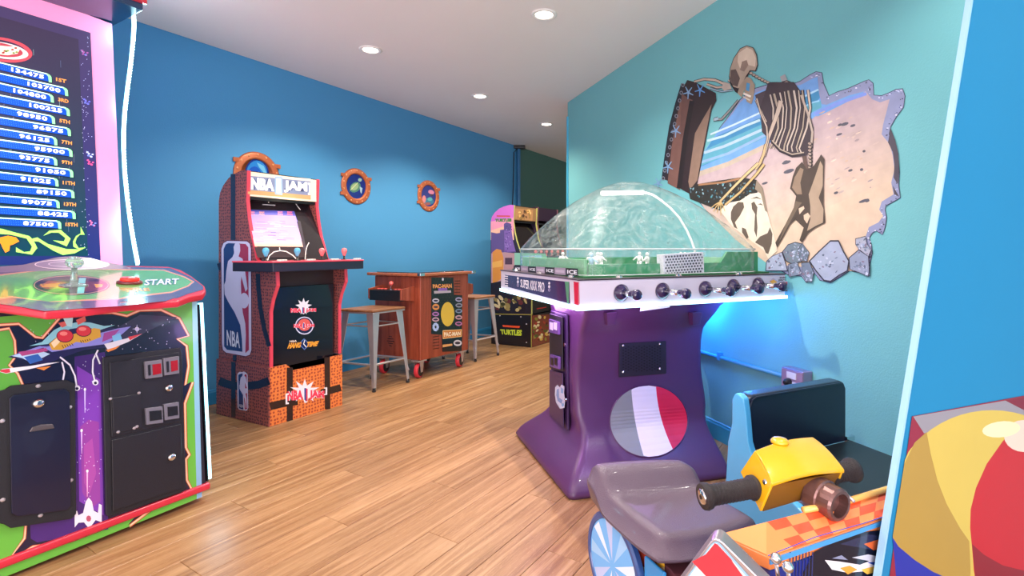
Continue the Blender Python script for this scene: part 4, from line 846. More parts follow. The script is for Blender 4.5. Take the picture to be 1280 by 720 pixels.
sky = [(900, 160), (915, 143), (925, 128), (935, 120), (955, 112), (985, 110), (1001, 106), (1014, 99), (1022, 96), (1024, 118), (1027, 130), (1033, 131), (1045, 126), (1062, 119), (1082, 114), (1090, 124), (1100, 128), (1112, 124), (1108, 140), (1104, 155), (1102, 168), (1112, 180), (1116, 195), (1118, 212), (1114, 228), (1117, 243), (1102, 252), (1099, 262), (1104, 270), (1098, 278), (1086, 284), (1082, 296), (1078, 320), (1080, 340), (960, 330), (920, 300), (880, 260), (868, 240), (880, 190)]
def clip(P, f):
    o = []
    for i in range(len(P)):
        a, b = P[i], P[(i+1) % len(P)]; fa, fb = f(a), f(b)
        if fa >= 0: o.append(a)
        if (fa >= 0) != (fb >= 0): t = fa/(fa-fb); o.append((a[0]+(b[0]-a[0])*t, a[1]+(b[1]-a[1])*t))
    return o
mixc = lambda a, b, t: ''.join('%02x' % int(int(a[i:i+2], 16)*(1-t)+int(b[i:i+2], 16)*t) for i in (0, 2, 4))
D.poly2(sky, 'b39da6')
for k in range(1, 20):
    y0 = 150+k*9; q = clip(sky, lambda p: p[1]+.42*(p[0]-1015)-y0)
    if len(q) > 2: D.poly2(q, mixc('b39da6', 'd0b8a2', min(1, k/13)))
D.poly2([(900, 160), (915, 143), (925, 128), (935, 120), (955, 112), (985, 110), (1001, 106), (1014, 99), (1022, 96), (1024, 118), (1027, 130), (1033, 131), (1045, 126), (1062, 119), (1082, 114), (1070, 122), (1030, 142), (1012, 150), (960, 180), (910, 205), (874, 218), (880, 190)], '6c9bd6')
D.poly2([(892, 172), (960, 143), (1014, 118), (1023, 113), (1025, 122), (1012, 138), (960, 168), (905, 196), (872, 210), (878, 195)], '3f86b4').poly2([(884, 186), (960, 152), (1012, 130), (1026, 126), (1027, 134), (960, 170), (905, 196), (874, 208)], '5aa0b8')
for P, w_, c in (([(888, 168), (915, 157), (950, 141)], 2.2, 'c4dcea'), ([(884, 176), (905, 170), (930, 158), (950, 150)], 3, 'b8d4de'), ([(880, 191), (905, 183), (935, 170), (962, 158)], 3.4, 'a8c0d8'), ([(876, 203), (910, 192), (950, 172), (962, 166)], 3.2, '8aa8d0'), ([(1003, 122), (1012, 117), (1023, 112)], 2.2, 'a8d0e8'), ([(1006, 133), (1016, 128), (1024, 126)], 2, '8ac0e0'), ([(1018, 143), (1045, 130), (1083, 117)], 4, '7a90d8')): D.line(P, w_, c)
D.poly2([(874, 214), (910, 202), (960, 178), (962, 184), (910, 208), (870, 222)], 'b8a898')
for k in range(60):
    x = rnd.uniform(1015, 1098); y = rnd.uniform(140, 240); D.ell(x, y, rnd.uniform(1, 4.5), rnd.uniform(.5, 1.4), rnd.choice(['c4a896', 'b4a09c', '9c8c90', 'dcc4b4', 'c8b0a8']), 8, -25)
for x, y, a, b in ((1050, 156, 3, 1.6), (1056, 155, 5, 2), (1066, 157, 3.5, 1.6), (1049, 168, 4, 1.4), (1080, 189, 2, 1.6), (1077, 212, 2.2, 1.8), (1063, 213, 3, 1.5), (1045, 241, 3, 1.6), (1080, 251, 7, 1.8), (1084, 251, 3, 1.8), (983, 203, 6, 2), (986, 214, 7, 2.4), (982, 202, 3, 1.5), (956, 229, 4, 1.4)): D.ell(x, y, a, b, '54525e', 10, -18)
for k in range(110):     # speckle of broken stone along the torn edge
    i = rnd.randrange(7, 44); t_ = rnd.random(); a, b = stone[i], stone[i+1]; x = a[0]*(1-t_)+b[0]*t_; y = a[1]*(1-t_)+b[1]*t_
    x -= rnd.uniform(1.5, 5.5)*(1 if x > 1090 else .2); y += rnd.uniform(1.5, 5)*(1 if y < 130 else .0)-(2 if y > 290 else 0); D.ell(x, y, rnd.uniform(.5, 1.5), rnd.uniform(.4, 1.0), rnd.choice(['4a4a66', '3a3848', 'c8ccec', 'e8e8f8', '6a6e98', '5a4a58']), 6)
D.poly2([(1113, 160), (1119, 175), (1123, 192), (1124, 215), (1122, 230), (1117, 222), (1118, 205), (1116, 190), (1110, 178)], '4a4350').poly2([(1116, 232), (1124, 246), (1118, 243)], '4a4350')
# treasure chest: lid, coins, cowhide-like cloth
za = lambda P: [(x*.2083+800, y*.2083+50) for x, y in P]; zc = lambda P: [(x*.2083+800, y*.2083+180) for x, y in P]; zd = lambda P: [(x*.2083+940, y*.2083+220) for x, y in P]; zbm = lambda P: [(x*.25+960, y*.25+60) for x, y in P]
D.poly2(za([(283, 240), (330, 252), (455, 318), (458, 365), (430, 420), (368, 740), (345, 860), (330, 890), (310, 930), (255, 900), (180, 850), (130, 830), (150, 680), (190, 500), (240, 320)]), '2e1f22')
D.poly2(za([(240, 370), (315, 360), (255, 720), (240, 900), (165, 860), (190, 640), (215, 500)]), '75524a').poly2(za([(430, 385), (365, 720), (345, 840), (300, 900), (290, 850), (330, 560), (380, 470)]), '8a6f60').poly2(za([(250, 320), (290, 350), (315, 360), (300, 500), (240, 600)]), '6a4a44')
D.line(za([(312, 365), (270, 600), (235, 890)]), 6, '201618')
D.line(za([(258, 262), (222, 380), (185, 520), (160, 680), (140, 830)]), 4.5, '20222c')
for k in range(13): t_ = k/12; x = 262-t_*118; y = 270+t_*560; D.ell(x*.2083+800-1, y*.2083+50, 2.2, 2.6, '7a7c8a', 8).ell(x*.2083+800-1, y*.2083+50, 1.2, 1.5, '20222c', 8)
for cx, cy, s_ in ((290, 315, 1), (360, 300, 1), (215, 545, 1), (168, 760, 1), (110, 860, .9)):
    for a in range(5): D.line(za([(cx, cy), (cx+32*math.cos(a*1.256+.4)*s_, cy+40*math.sin(a*1.256+.4)*s_)]), 1.9, '7aa0c8' if cx < 350 else '5a90d0', 1.0)
D.poly2(zc([(345, 240), (600, 200), (700, 215), (720, 250), (700, 300), (480, 400), (300, 330), (290, 270)]), '2a2824')
cc = random.Random(11)
for k in range(230):
    x = cc.uniform(300, 695); y = cc.uniform(222, 395)
    if y > 250+(x-560)*.0+(-25 if x > 430 else (430-x)*.15) and y < 395-(x-450)*.40 if x > 450 else y > 262 and y < 300+(x-300)*.65:
        D.ell(x*.2083+800, y*.2083+180, cc.uniform(.9, 1.9), cc.uniform(.5, 1.1), cc.choice(['1a1c20', '5a7888', '2f4a5a', '8ab0c0', '3a3024', '6a5a40', '4a90a0', '14161a']), 7, cc.uniform(0, 180))
D.line(zc([(350, 245), (500, 230), (610, 205), (640, 196)]), 2.4, '9a7050')
D.poly2(zc([(480, 400), (520, 355), (600, 340), (660, 300), (720, 290), (745, 330), (760, 400), (790, 500), (825, 640), (770, 690), (745, 640), (560, 500)]), 'e2d0be')
D.poly2(zc([(700, 215), (735, 260), (750, 330), (765, 410), (750, 400), (725, 300), (690, 270)]), '8a7a6a')
for P in ([(560, 375), (590, 348), (620, 350), (625, 380), (600, 430), (570, 470), (585, 510), (565, 500), (545, 450), (545, 410)], [(668, 355), (685, 345), (705, 380), (700, 430), (705, 500), (700, 560), (685, 520), (690, 420), (672, 390)], [(612, 500), (635, 510), (652, 560), (640, 570), (612, 530)], [(690, 590), (720, 555), (765, 535), (780, 500), (795, 540), (790, 600), (770, 660), (755, 655), (740, 620)]): D.poly2(zc(P), '5e5046')
D.poly2(zc([(662, 330), (700, 315), (735, 335), (700, 325)]), '40362f').poly2(zc([(705, 362), (725, 356), (740, 370), (722, 364)]), '40362f')
# skeleton
bone, bsh, dk_ = 'b9a698', '6a5650', '2c2228'
bn = lambda P, w_, w2=None, f=za, c=bone: (D.line(f(P), w_+1.2, dk_, (w2 or w_)+1.2), D.line(f(P), w_, c, w2 or w_))
bn([(530, 240), (600, 300)], 2); bn([(325, 250), (385, 235), (450, 240), (520, 270)], 2.2, 3.2); bn([(400, 265), (460, 285), (510, 280)], 2.2); bn([(420, 290), (490, 310), (560, 300)], 1.6, c='8aa8b8'); bn([(440, 480), (490, 475), (540, 420), (590, 360)], 2.6, 1.8, c='8a8a8c'); bn([(445, 478), (470, 470)], 3.5, c='9ab0c0')
D.poly2(za([(500, 250), (540, 262), (550, 292), (505, 305), (492, 290)]), 'b0a298')
D.poly2(za([(690, 330), (760, 300), (860, 290), (900, 350), (770, 560), (745, 520)]), '463a42').poly2(za([(740, 340), (800, 320), (820, 420), (775, 520)]), '4a6a9a')
D.poly2(za([(540, 170), (560, 110), (600, 50), (640, 32), (680, 45), (702, 90), (708, 150), (695, 190), (665, 185), (640, 230), (620, 290), (600, 330), (570, 310), (540, 260), (533, 220)]), dk_)
D.poly2(za([(543, 170), (563, 112), (602, 54), (640, 36), (678, 48), (698, 92), (704, 148), (690, 184), (660, 180), (636, 215), (610, 270), (590, 290), (560, 280), (542, 240), (537, 215)]), 'a89484').poly2(za([(590, 80), (640, 45), (675, 60), (695, 110), (690, 160), (650, 150), (600, 170), (585, 130)]), 'cbb8a6').poly2(za([(545, 180), (575, 175), (600, 230), (585, 280), (555, 270), (540, 230)]), '5a4a46').poly2(za([(612, 130), (640, 120), (650, 150), (625, 190), (600, 180)]), '8a7468')
D.poly2(za([(640, 220), (665, 230), (690, 270), (680, 350), (668, 385), (640, 370), (625, 300), (610, 345), (585, 320), (600, 270)]), '9a8878').poly2(za([(640, 255), (660, 262), (655, 310), (635, 300)]), '4a8ab8').line(za([(620, 320), (665, 340)]), 2.5, 'e0d8d0').line(za([(618, 340), (660, 362)]), 1.6, 'c8beb4')
for k in range(11): t_ = k/10; x = 665+t_*170; y = 200+math.sin(t_*1.4)*75; D.ell(x*.2083+800, y*.2083+50, 2.8, 2.2, dk_, 8).ell(x*.2083+800+.2, y*.2083+50-.3, 2.1, 1.5, 'a8988c', 8)
D.poly2(za([(815, 320), (850, 250), (880, 240), (930, 262), (958, 300), (955, 340), (900, 345), (850, 360)]), dk_).poly2(za([(822, 318), (852, 256), (880, 247), (925, 268), (950, 300), (940, 325), (890, 340), (850, 350)]), 'aa988e').poly2(za([(840, 220), (870, 205), (885, 240), (850, 250)]), '9a9a9e')
D.poly2(zbm([(0, 175), (20, 170), (130, 170), (165, 230), (205, 320), (228, 400), (225, 500), (190, 540), (120, 548), (60, 520), (20, 470), (-30, 420), (-40, 300)]), '3c3038')
for k in range(9):
    x = 20+k*22; pts = [(x-10+k*1.5, 225-k*3+abs(k-4)*2), (x+8+k*.5, 300), (x+8-k*1.5, 400), (x-18-k*3.2+k*k*.1, 470+k*4), (x-38+k*1.5, 500+k*3)]
    pts = [(a+3.5*math.sin(k*2.1+b*.012), b) for a, b in pts]; D.line(zbm(pts), 4.0, '241c24', 2.6); D.line(zbm(pts), 2.0+.7*math.sin(k*1.7), ['b8a89c', 'a89888', 'c0b0a4'][k % 3], 1.6)
D.line(zbm([(165, 235), (200, 330), (222, 420), (215, 500)]), 2.6, 'b0a094').line(zbm([(15, 465), (60, 515), (120, 540), (185, 530)]), 3, '2a2028').line(zbm([(20, 462), (64, 508), (120, 532), (180, 522)]), 1.5, 'a89888')
bn([(-10, 370), (-30, 330), (-60, 260)], 2.4, f=zbm); bn([(845, 365), (825, 440), (795, 520), (770, 590), (745, 700)], 5.6, 2.6); bn([(700, 350), (725, 440), (760, 520), (765, 590), (740, 700)], 1.8)
bn([(755, 0), (742, 60), (720, 115), (690, 150)], 2.6, 3.6, f=zc, c='c4a87c'); bn([(745, 120), (700, 180), (600, 290), (510, 365)], 3.0, 2.2, f=zc, c='c4a470'); bn([(710, 115), (640, 180), (560, 260), (480, 345)], 3.2, 2.4, f=zc, c='ccb080')
for dx, dy in ((-45, 60), (-25, 70), (0, 85), (25, 60), (-60, 40)): D.line(zc([(485, 345), (485+dx*.6, 345+dy*.5), (485+dx, 345+dy)]), 1.5, 'c4a470', .9)
for k in range(12): t_ = k/11; D.ell(960+(215-t_*18+20*t_)*.25-1, 60+(480+t_*190)*.25, 3.1, 2.5, dk_, 8, 20).ell(960+(212+t_*2)*.25-1, 60+(478+t_*190)*.25, 2.2, 1.6, 'a08c80', 8, 20)
D.line(zbm([(180, 540), (195, 620), (200, 680)]), 5, '5a4640')
D.poly2(zd([(245, 0), (265, -50), (300, -85), (330, -40), (370, -60), (415, -130), (435, -100), (430, 60), (430, 170), (440, 280), (380, 310), (335, 345), (300, 400), (285, 385), (310, 310), (260, 262), (230, 290), (180, 380), (150, 430), (140, 400), (200, 290), (250, 190), (265, 120), (228, 75)]), '473a33')
D.poly2(zd([(340, 110), (380, 0), (410, -90), (425, -60), (425, 60), (400, 130), (430, 200), (425, 280), (380, 300), (330, 330), (350, 260), (350, 180)]), 'a48e7a').poly2(zd([(255, 10), (290, -50), (310, -40), (290, 40), (300, 110), (270, 110), (240, 70)]), '8a7462').poly2(zd([(280, 195), (310, 180), (315, 195), (285, 230)]), 'd2b49e').poly2(zd([(310, 235), (335, 220), (350, 240), (330, 285), (312, 260)]), 'd2b49e').poly2(zd([(200, 290), (250, 190), (262, 150), (300, 160), (270, 200), (232, 270), (160, 400)]), '6a5a4c')
# rocks along the bottom edge
def rock(P, c):
    D.poly2(zd(P), '2c2a3c'); cx = sum(p[0] for p in P)/len(P); cy = sum(p[1] for p in P)/len(P); g = lambda f: [(cx+(x-cx)*f, cy+(y-cy)*f) for x, y in P]
    D.poly2(zd(g(.93)), c); r = random.Random(int(cx)); 
    for k in range(34):
        a = r.uniform(0, 6.28); q = P[r.randrange(len(P))]; f = r.uniform(0, .82); x = cx+(q[0]-cx)*f; y = cy+(q[1]-cy)*f; D.ell(x*.2083+940, y*.2083+220, r.uniform(.6, 2.6), r.uniform(.5, 1.6), r.choice(['6a7890', '8f9cb8', 'b8c0d8', '566078', 'a0a8c4', '7a6a80']), 7, r.uniform(0, 180))
rock([(85, 510), (120, 480), (180, 455), (205, 530), (215, 570), (80, 570)], 'a0aac4'); rock([(180, 455), (215, 410), (260, 395), (300, 405), (320, 470), (300, 515), (240, 530), (200, 510)], '6a7888'); rock([(300, 400), (345, 460), (330, 515), (290, 510), (275, 440)], '5a6878'); rock([(215, 530), (270, 515), (300, 590), (220, 608)], '74829a'); rock([(295, 520), (345, 515), (372, 580), (360, 638), (325, 635), (300, 590)], '6a7890')
rock([(340, 510), (400, 450), (470, 385), (520, 385), (550, 450), (585, 510), (575, 570), (520, 600), (470, 637), (430, 630), (380, 570)], '9aa4be'); rock([(580, 490), (640, 440), (700, 480), (705, 560), (700, 605), (640, 580), (585, 560)], '8a94ae'); rock([(620, 375), (680, 360), (690, 410), (718, 445), (700, 485), (640, 440), (620, 410)], 'a0a4b8')
D.build('mural_print', mat('mural_print', rough=.6, attr=True, var=.22, vscale=16), mur)
# ================================================================== dome soccer table
tu = V(.899, .438, 0); tv = V(-.385, .923, 0); TC = V(.1007, 1.93, 0); K = Fr(TC, tu, tv); TL, TS = 1.11, .998
tb = thing('dome_soccer_table', 'dome-covered soccer table on purple pedestal with chrome rods and glowing light strip', 'game table', K(TL/2, TS/2, 0), math.atan2(tu.y, tu.x))
tn = V(tu.y, -tu.x, 0); en = V(-tv.y, tv.x, 0); en = en if en.x < 0 else -en       # long front normal, end normal
# pedestal
purp = mat('purple_moulded_plastic', '56305e', .36, bump=.15, bscale=260, coat=.15, var=.1)
secs = [(0.0, (.076, 2.2), (.852, 2.425), (-.21, 2.99)), (.035, (.078, 2.203), (.850, 2.427), (-.208, 2.988)), (.19, (.141, 2.38), (.80, 2.60), (-.03, 2.9)), (.30, (.113, 2.44), (.797, 2.62), (.0, 2.87)), (.475, (.107, 2.45), (.783, 2.65), (.004, 2.86)), (.675, (.13, 2.40), (.786, 2.62), (.0, 2.88)), (.80, (.15, 2.30), (.85, 2.55), (-.023, 2.93)), (.845, (.158, 2.27), (.88, 2.53), (-.03, 2.95))]
def cat(a, b, c, d, t): return .5*((2*b)+(-a+c)*t+(2*a-5*b+4*c-d)*t*t+(-a+3*b-3*c+d)*t**3)
rings = []
for i in range(len(secs)-1):
    q = [secs[max(i-1, 0)], secs[i], secs[i+1], secs[min(i+2, len(secs)-1)]]
    for k in range(7 if i else 2):
        t = k/(7 if i else 2); g = lambda j, c: cat(*[s[j][c] for s in q], t)
        z = secs[i][0]*(1-t)+secs[i+1][0]*t
        FL, FR, BL = V(g(1, 0), g(1, 1), z), V(g(2, 0), g(2, 1), z), V(g(3, 0), g(3, 1), z); BR = FR+BL-FL
        ring = []; cs = [FL, FR, BR, BL]
        for n_ in range(4):
            p, c, x = cs[n_-1], cs[n_], cs[(n_+1) % 4]; a = (p-c).normalized()*.035; b = (x-c).normalized()*.035
            for s in range(5): u_ = s/4; ring.append(c+a*(1-u_)**2+b*u_**2)
        rings.append(ring)
m = MB(); m.loft(rings); ped = m.build('pedestal', purp, tb, smooth=True)
bv = BVHTree.FromPolygons([tuple(p) for r in rings for p in r], m.f)
def onped(px, py, lift=.002):
    r = ray(px, py).normalized(); loc, nrm, i, d = bv.ray_cast(CAM, r)
    return (CAM+r*(d-lift)) if loc else None
# round badge on the curved front, bent with it
def badge(cx, cy, rx, ry, name):
    m = MB(); R = 9; S = 48; pts = [onped(cx, cy, .0025)]
    for j in range(1, R+1):
        for k in range(S): a = 2*math.pi*k/S; pts.append(onped(cx+rx*j/R*math.cos(a), cy+ry*j/R*math.sin(a), .0025))
    idx = lambda j, k: 0 if j == 0 else 1+(j-1)*S+k % S
    def colr(x, y):
        t = (y-(cy-ry))/(2*ry); l = 789+t*t*8-(1-t)*0+2+t*6; r_ = 820+t*t*18-(1-t)*1
        return '8c8c90' if x < l else ('f0e6f4' if x < r_ else 'e01f4c')
    # strips: build as fine columns for crisp stripe borders
    m.v = []; m.f = []; m.c = []
    N_ = 64
    for j in range(N_):
        y0 = cy-ry+2*ry*j/N_; y1 = cy-ry+2*ry*(j+1)/N_; w0 = rx*math.sqrt(max(0, 1-((y0-cy)/ry)**2)); w1 = rx*math.sqrt(max(0, 1-((y1-cy)/ry)**2))
        def bd(y, w):
            t = (y-(cy-ry))/(2*ry); l = 789+4*t+12*t*t; r_ = 820+4*t+22*t*t; a, b = cx-w, cx+w
            return [a, min(max(l, a), b), min(max(r_, a), b), b]
        B0, B1 = bd(y0, w0), bd(y1, w1)
        for s, c in enumerate(['8c8e94', 'efe4f6', 'e2204e']):
            for k in range(4):
                f = lambda B, t: B[s]*(1-t)+B[s+1]*t
                q = [(f(B0, k/4), y0), (f(B0, (k+1)/4), y0), (f(B1, (k+1)/4), y1), (f(B1, k/4), y1)]
                P = [onped(*p, .007) for p in q]
                if all(P): kk = len(m.v); m.v += P; m.f.append([kk, kk+1, kk+2, kk+3][::-1]); m.c.append(c)
    m.lay = 1
    o = m.build(name, PRINT, tb)
    rim = [onped(cx+(rx+.6)*math.cos(a), cy+(ry+.6)*math.sin(a), .002) for a in [2*math.pi*k/60 for k in range(61)]]
    MB().tube(rim, .0035, 6).build('badge_rim', purp, o)
badge(811, 526.5, 48, 44.5, 'round_badge')
# speaker grille on the front
gp0 = onped(801, 449, .0); gn = (onped(835, 449, 0)-onped(770, 449, 0)).cross(onped(801, 468, 0)-onped(801, 430, 0))
gr = panelp('speaker_grille', [(773, 428.5), (831, 425.5), (831.5, 466), (772.5, 470.5)], gp0, gn, .006, mat('grille_black', '2c2638', .4), tb, lift=.006)
D = Decal(gp0, gn, .0135)
for i in range(15):
    for k in range(9):
        x = 779+i*3.3; y = 434+k*3.6+(i % 2)*1.8-i*.15
        if y < 464: D.ell(x, y, 1.1, .75, '07060c', 6)
D.build('grille_slots', PRINT, gr)
for x, y in ((779, 432), (825, 430), (825, 461), (779, 465)): MB().lathe(onpl(x, y, gp0+Vector(gn).normalized()*(.0125 if Vector(gn).dot(CAM-gp0) > 0 else -.0125), gn), CAM-gp0, [(0, .006), (.003, .005), (.004, .001)], 8).build('screw', chrome, gr)
for x0 in (760, 866):
    P = [onped(x, y, .0) for x, y in ((x0-6, 390), (x0+7, 389), (x0+4, 405), (x0-5, 406))]
    MB().prism([p+tn*.002 for p in P], tn*.028).build('mounting_tab', purp, tb, bevel=.004)
# coin door on the end
e0, e1 = onped(700, 440, 0), onped(708, 440, 0); cp0 = onped(703, 450, 0); cn = (e1-e0).cross(V(0, 0, 1))
cn.normalize(); cn = cn if cn.dot(CAM-cp0) > 0 else -cn; cb_ = mat('coin_door_purple', '3c2550', .4, bump=.15, bscale=300)
cd = panelp('coin_door', [(691.5, 388), (711.5, 393.5), (713, 537.5), (692, 521)], cp0, cn, .01, cb_, tb, lift=.005)
panelp('coin_plate', [(693.5, 391.5), (710, 396), (710.5, 463), (693.5, 459)], cp0, cn, .005, blackm, cd, lift=.026)
panelp('cash_box_door', [(693.5, 461.5), (710.5, 466), (711.5, 534), (693.5, 518)], cp0, cn, .005, cb_, cd, lift=.026)
for q in ([(695.5, 398.5), (708, 402), (708, 418), (695.5, 414.5)], [(697, 442.5), (708.5, 445.5), (708.5, 461), (697, 457.5)]):
    s = panelp('coin_slot', q, cp0, cn, .012, mat('slot_violet', '6a4a8a', .35), cd, lift=.031); x0, x1 = q[0][0], q[1][0]; y = q[0][1]
    for a in (.12, .55): panelp('slot_window', [(x0+(x1-x0)*a, y+3.5), (x0+(x1-x0)*(a+.32), y+4.7), (x0+(x1-x0)*(a+.32), y+14), (x0+(x1-x0)*a, y+12.5)], cp0, cn, .002, mat('slot_lit', 'd8c8e8', .3, emit='ffffff', estr=.2) if y < 420 else black, s, bevel=0, lift=.043)
MB().lathe(onpl(707, 431, cp0+cn*.031, cn), cn, [(0, .009), (.008, .008), (.008, .003)], 12).build('lock', chrome, cd); MB().lathe(onpl(708, 499.5, cp0+cn*.031, cn), cn, [(0, .009), (.008, .008), (.008, .003)], 12).build('lock', chrome, cd)
D = Decal(cp0+cn*.0315, cn, .0005)
D.poly2([(694, 484), (697, 481), (699.5, 484), (702, 480.5), (705.5, 483), (705, 491), (706.5, 500), (705.5, 510), (700, 511), (695, 503), (693.5, 493)], 'b8ccec').poly2([(696, 487), (698.5, 485.5), (699, 497), (703, 500), (702, 505), (697, 501), (695.3, 494)], '5a90d0').poly2([(701, 484), (704, 486), (704, 492), (701, 491)], '6aa8e0').ell(703.5, 506, 1.6, 2.4, '6aa8e0', 8)
D.build('blue_sticker', PRINTG, cd)
# apron
A0, A1_ = .866, .962
m = MB(K); t_ = .018
m.box(0, 0, A0, TL, t_, A1_); m.box(0, TS-t_, A0, TL, TS, A1_); m.box(0, t_, A0, t_, TS-t_, A1_); m.box(TL-t_, t_, A0, TL, TS-t_, A1_); m.box(t_, t_, A0-.012, TL-t_, TS-t_, A0+.02)
ap = m.build('apron', mat('apron_lilac_white', 'cdc2d2', .3, coat=.2), tb)
m = MB(K); m.box(-.004, -.004, .9622, TL+.004, TS+.004, .968).build('top_rim', mat('rim_dark', '4a3a44', .3, .6), tb, bevel=.002)
ap0 = K(0, 0, .9)
D = Decal(ap0, en, .001)
D.poly2([(631, 343.5), (711.5, 352.5), (712.5, 379.8), (631, 357.5)], '3c2450')
D.poly2([(706, 351.8), (711, 352.3), (711, 379.8), (709, 379.2)], '5a9070').poly2([(717, 352), (723, 353), (723, 381.5), (718, 380)], 'c82440')
for i in range(5): D.poly2([(631, 344.5+i*2.9), (635, 345.1+i*2.9), (635, 346.3+i*2.95), (631, 345.7+i*2.9)], 'f0e8f0')
D.text('SUPER', [(650.5, 349), (661.5, 350.4), (661.5, 361.8), (650.5, 359)], 'f6eef6', .015).text('KIXX', [(663, 350.6), (671.2, 351.5), (671.2, 363.7), (663, 362.2)], 'f6eef6', .015).text('PRO', [(672.7, 351.8), (680.3, 352.7), (680.3, 366), (672.7, 364.1)], 'f6eef6', .015)
for x, y in ((647.3, 348), (686.5, 354)): D.ell(x, y, 1.2, 1.8, 'e8e0ec', 8).ell(x, y+4.2, 1.4, 2.0, 'd8d0e0', 8).ell(x, y+8.4, 1.3, 2.0, 'b8a8c8', 10).ell(x, y+8.4, .8, 1.3, '3c2450', 10)
D.build('end_print', PRINTG, ap)
D = Decal(ap0, tn, .001)
D.poly2([(724, 352), (724.5, 380.5), (723.6, 380.6), (723.6, 352)], 'c82440')
zz = lambda x, y: (x*.15625+800, y*.15625+310)
D.poly2([zz(1040, 262), zz(1065, 240), zz(1100, 262), zz(1180, 262), zz(1180, 300), zz(1060, 290)], 'b8acc4').poly2([zz(1035, 268), zz(1070, 252), zz(1100, 275), zz(1060, 285)], 'f0a840').grad([zz(1115, 275), zz(1180, 273), zz(1180, 345), zz(1115, 350)], 'c84050', '3a1c3a')
D.text('SOUND', [zz(1118, 230), zz(1172, 228), zz(1172, 242), zz(1118, 245)], '3a2a4a', .03).text('EFFECTS', [zz(1108, 252), zz(1172, 250), zz(1172, 264), zz(1108, 267)], '3a2a4a', .03).text('SUPER', [zz(1118, 313), zz(1172, 311), zz(1172, 324), zz(1118, 327)], 'f0e8f0', .03).text('CLEAN', [zz(1110, 332), zz(1172, 330), zz(1172, 341), zz(1110, 344)], 'f0e8f0', .03)
D.build('front_print', PRINTG, ap)
# light strip round the lower edge
m = MB(K); z0, z1 = .850, .864
m.box(-.009, -.009, z0, TL+.009, 0.0, z1); m.box(-.009, 0, z0, 0.0, TS, z1); m.build('light_strip', mat('table_led', 'f0ffff', .3, emit='a8ecff', estr=3.2), tb)
pt_light('strip_glow', K(.05, .5, .82), 5, (.8, .35, 1), tb, .1); pt_light('strip_glow', K(.3, .06, .81), 3, (.6, .35, 1), tb, .1)
pt_light('strip_glow', K(.95, .15, .80), 4, (.05, .30, 1), tb, .06); pt_light('strip_glow', K(1.04, .6, .78), 10, (.03, .30, 1), tb, .06); pt_light('strip_glow', K(.25, .85, .80), 5, (.7, .3, 1), tb, .1)
# rods
for px, L_, py in ((776, .11, 366), (827.5, .15, 363.7), (881, .19, 361), (916, .20, 358.2), (947, .20, 356)):
    b0 = onpl(px, py, ap0, tn)
    if px > 870: L_ = {881: .15, 916: .15, 947: .14}[px]
    s = MB().lathe(b0, tn, [(0, .034), (.008, .034), (.014, .026), (.022, .022), (.028, .014)], 24).build('rod_bushing', mat('bushing_violet_black', '2a1c44', .2, coat=.6), tb, smooth=True)
    MB().cyl(b0+tn*.01, b0+tn*(L_-.02), .011, n=14).build('rod', chrome, s, smooth=True)
    MB().lathe(b0+tn*(L_-.045), tn, [(0, .011), (.006, .014), (.022, .013), (.028, .019), (.045, .021), (.052, .018), (.056, .008), (.056, .001)], 20).build('rod_handle', MATS['bushing_violet_black'], s, smooth=True)
MB().prism([onpl(x, y, ap0+tn*.0-V(0, 0, 0), tn)+tn*-.06 for x, y in ((813, 379), (851, 377), (848, 386), (811, 391))], tn*.002).build('paper_tag', white, tb)
# playfield and fittings under the dome
green = mat('stand_green', '2f8a5a', .35, coat=.3); pitch = mat('pitch_green', '2c6a40', .7, bump=.4, bscale=200)
m = MB(K); m.box(.05, .05, .968, TL-.05, TS-.05, .975).build('pitch', pitch, tb)
for yy, dn_ in ((.10, 1), (.90, -1)):
    z = lambda h: .975+h
    pf = [(.10, z(0)), (1.04, z(0)), (1.04, z(.095)), (.84, z(.095)), (.80, z(.045)), (.10, z(.045))] if dn_ == 1 else [(.10, z(0)), (1.0, z(0)), (1.0, z(.06)), (.10, z(.06))]
    MB(K).prism([K(x, yy, h) for x, h in pf], tv*.014*dn_).build('side_board', green, tb, bevel=.002)
for xx in (.085, 1.0): MB(K).box(xx, .12, .975, xx+.014, .88, 1.04).build('end_board', mat('board_pale_green', '7fb890', .3), tb, bevel=.002)
MB(K).box(.11, .10, .975, .116, .5, 1.02).build('goal_board', mat('board_glassy', 'a8d4c8', .2), tb)
# perforated box
gb0 = onpl(851, 342, K(0, .075, 0), tn)
bx = Fr(gb0, tu, tv); pw = .20
gl = [onpl(x, y, K(0, .075, 0), tn) for x, y in ((829, 318.5), (879.5, 315), (880.5, 342.5), (829.5, 345))]
gb = MB().prism(gl, tv*.05).build('perforated_box', mat('perf_white', 'dcd6e4', .35), tb, bevel=.002)
D = Decal(K(0, .075, 1.0), tn, .001)
for i in range(13):
    for k in range(7):
        x = 832.5+i*3.6+(k % 2)*1.8; y = 321.2+k*3.5-i*.25
        if x < 878: D.ell(x, y, 1.25, 1.35, '28243c', 8)
D.build('perforation', PRINT, gb)
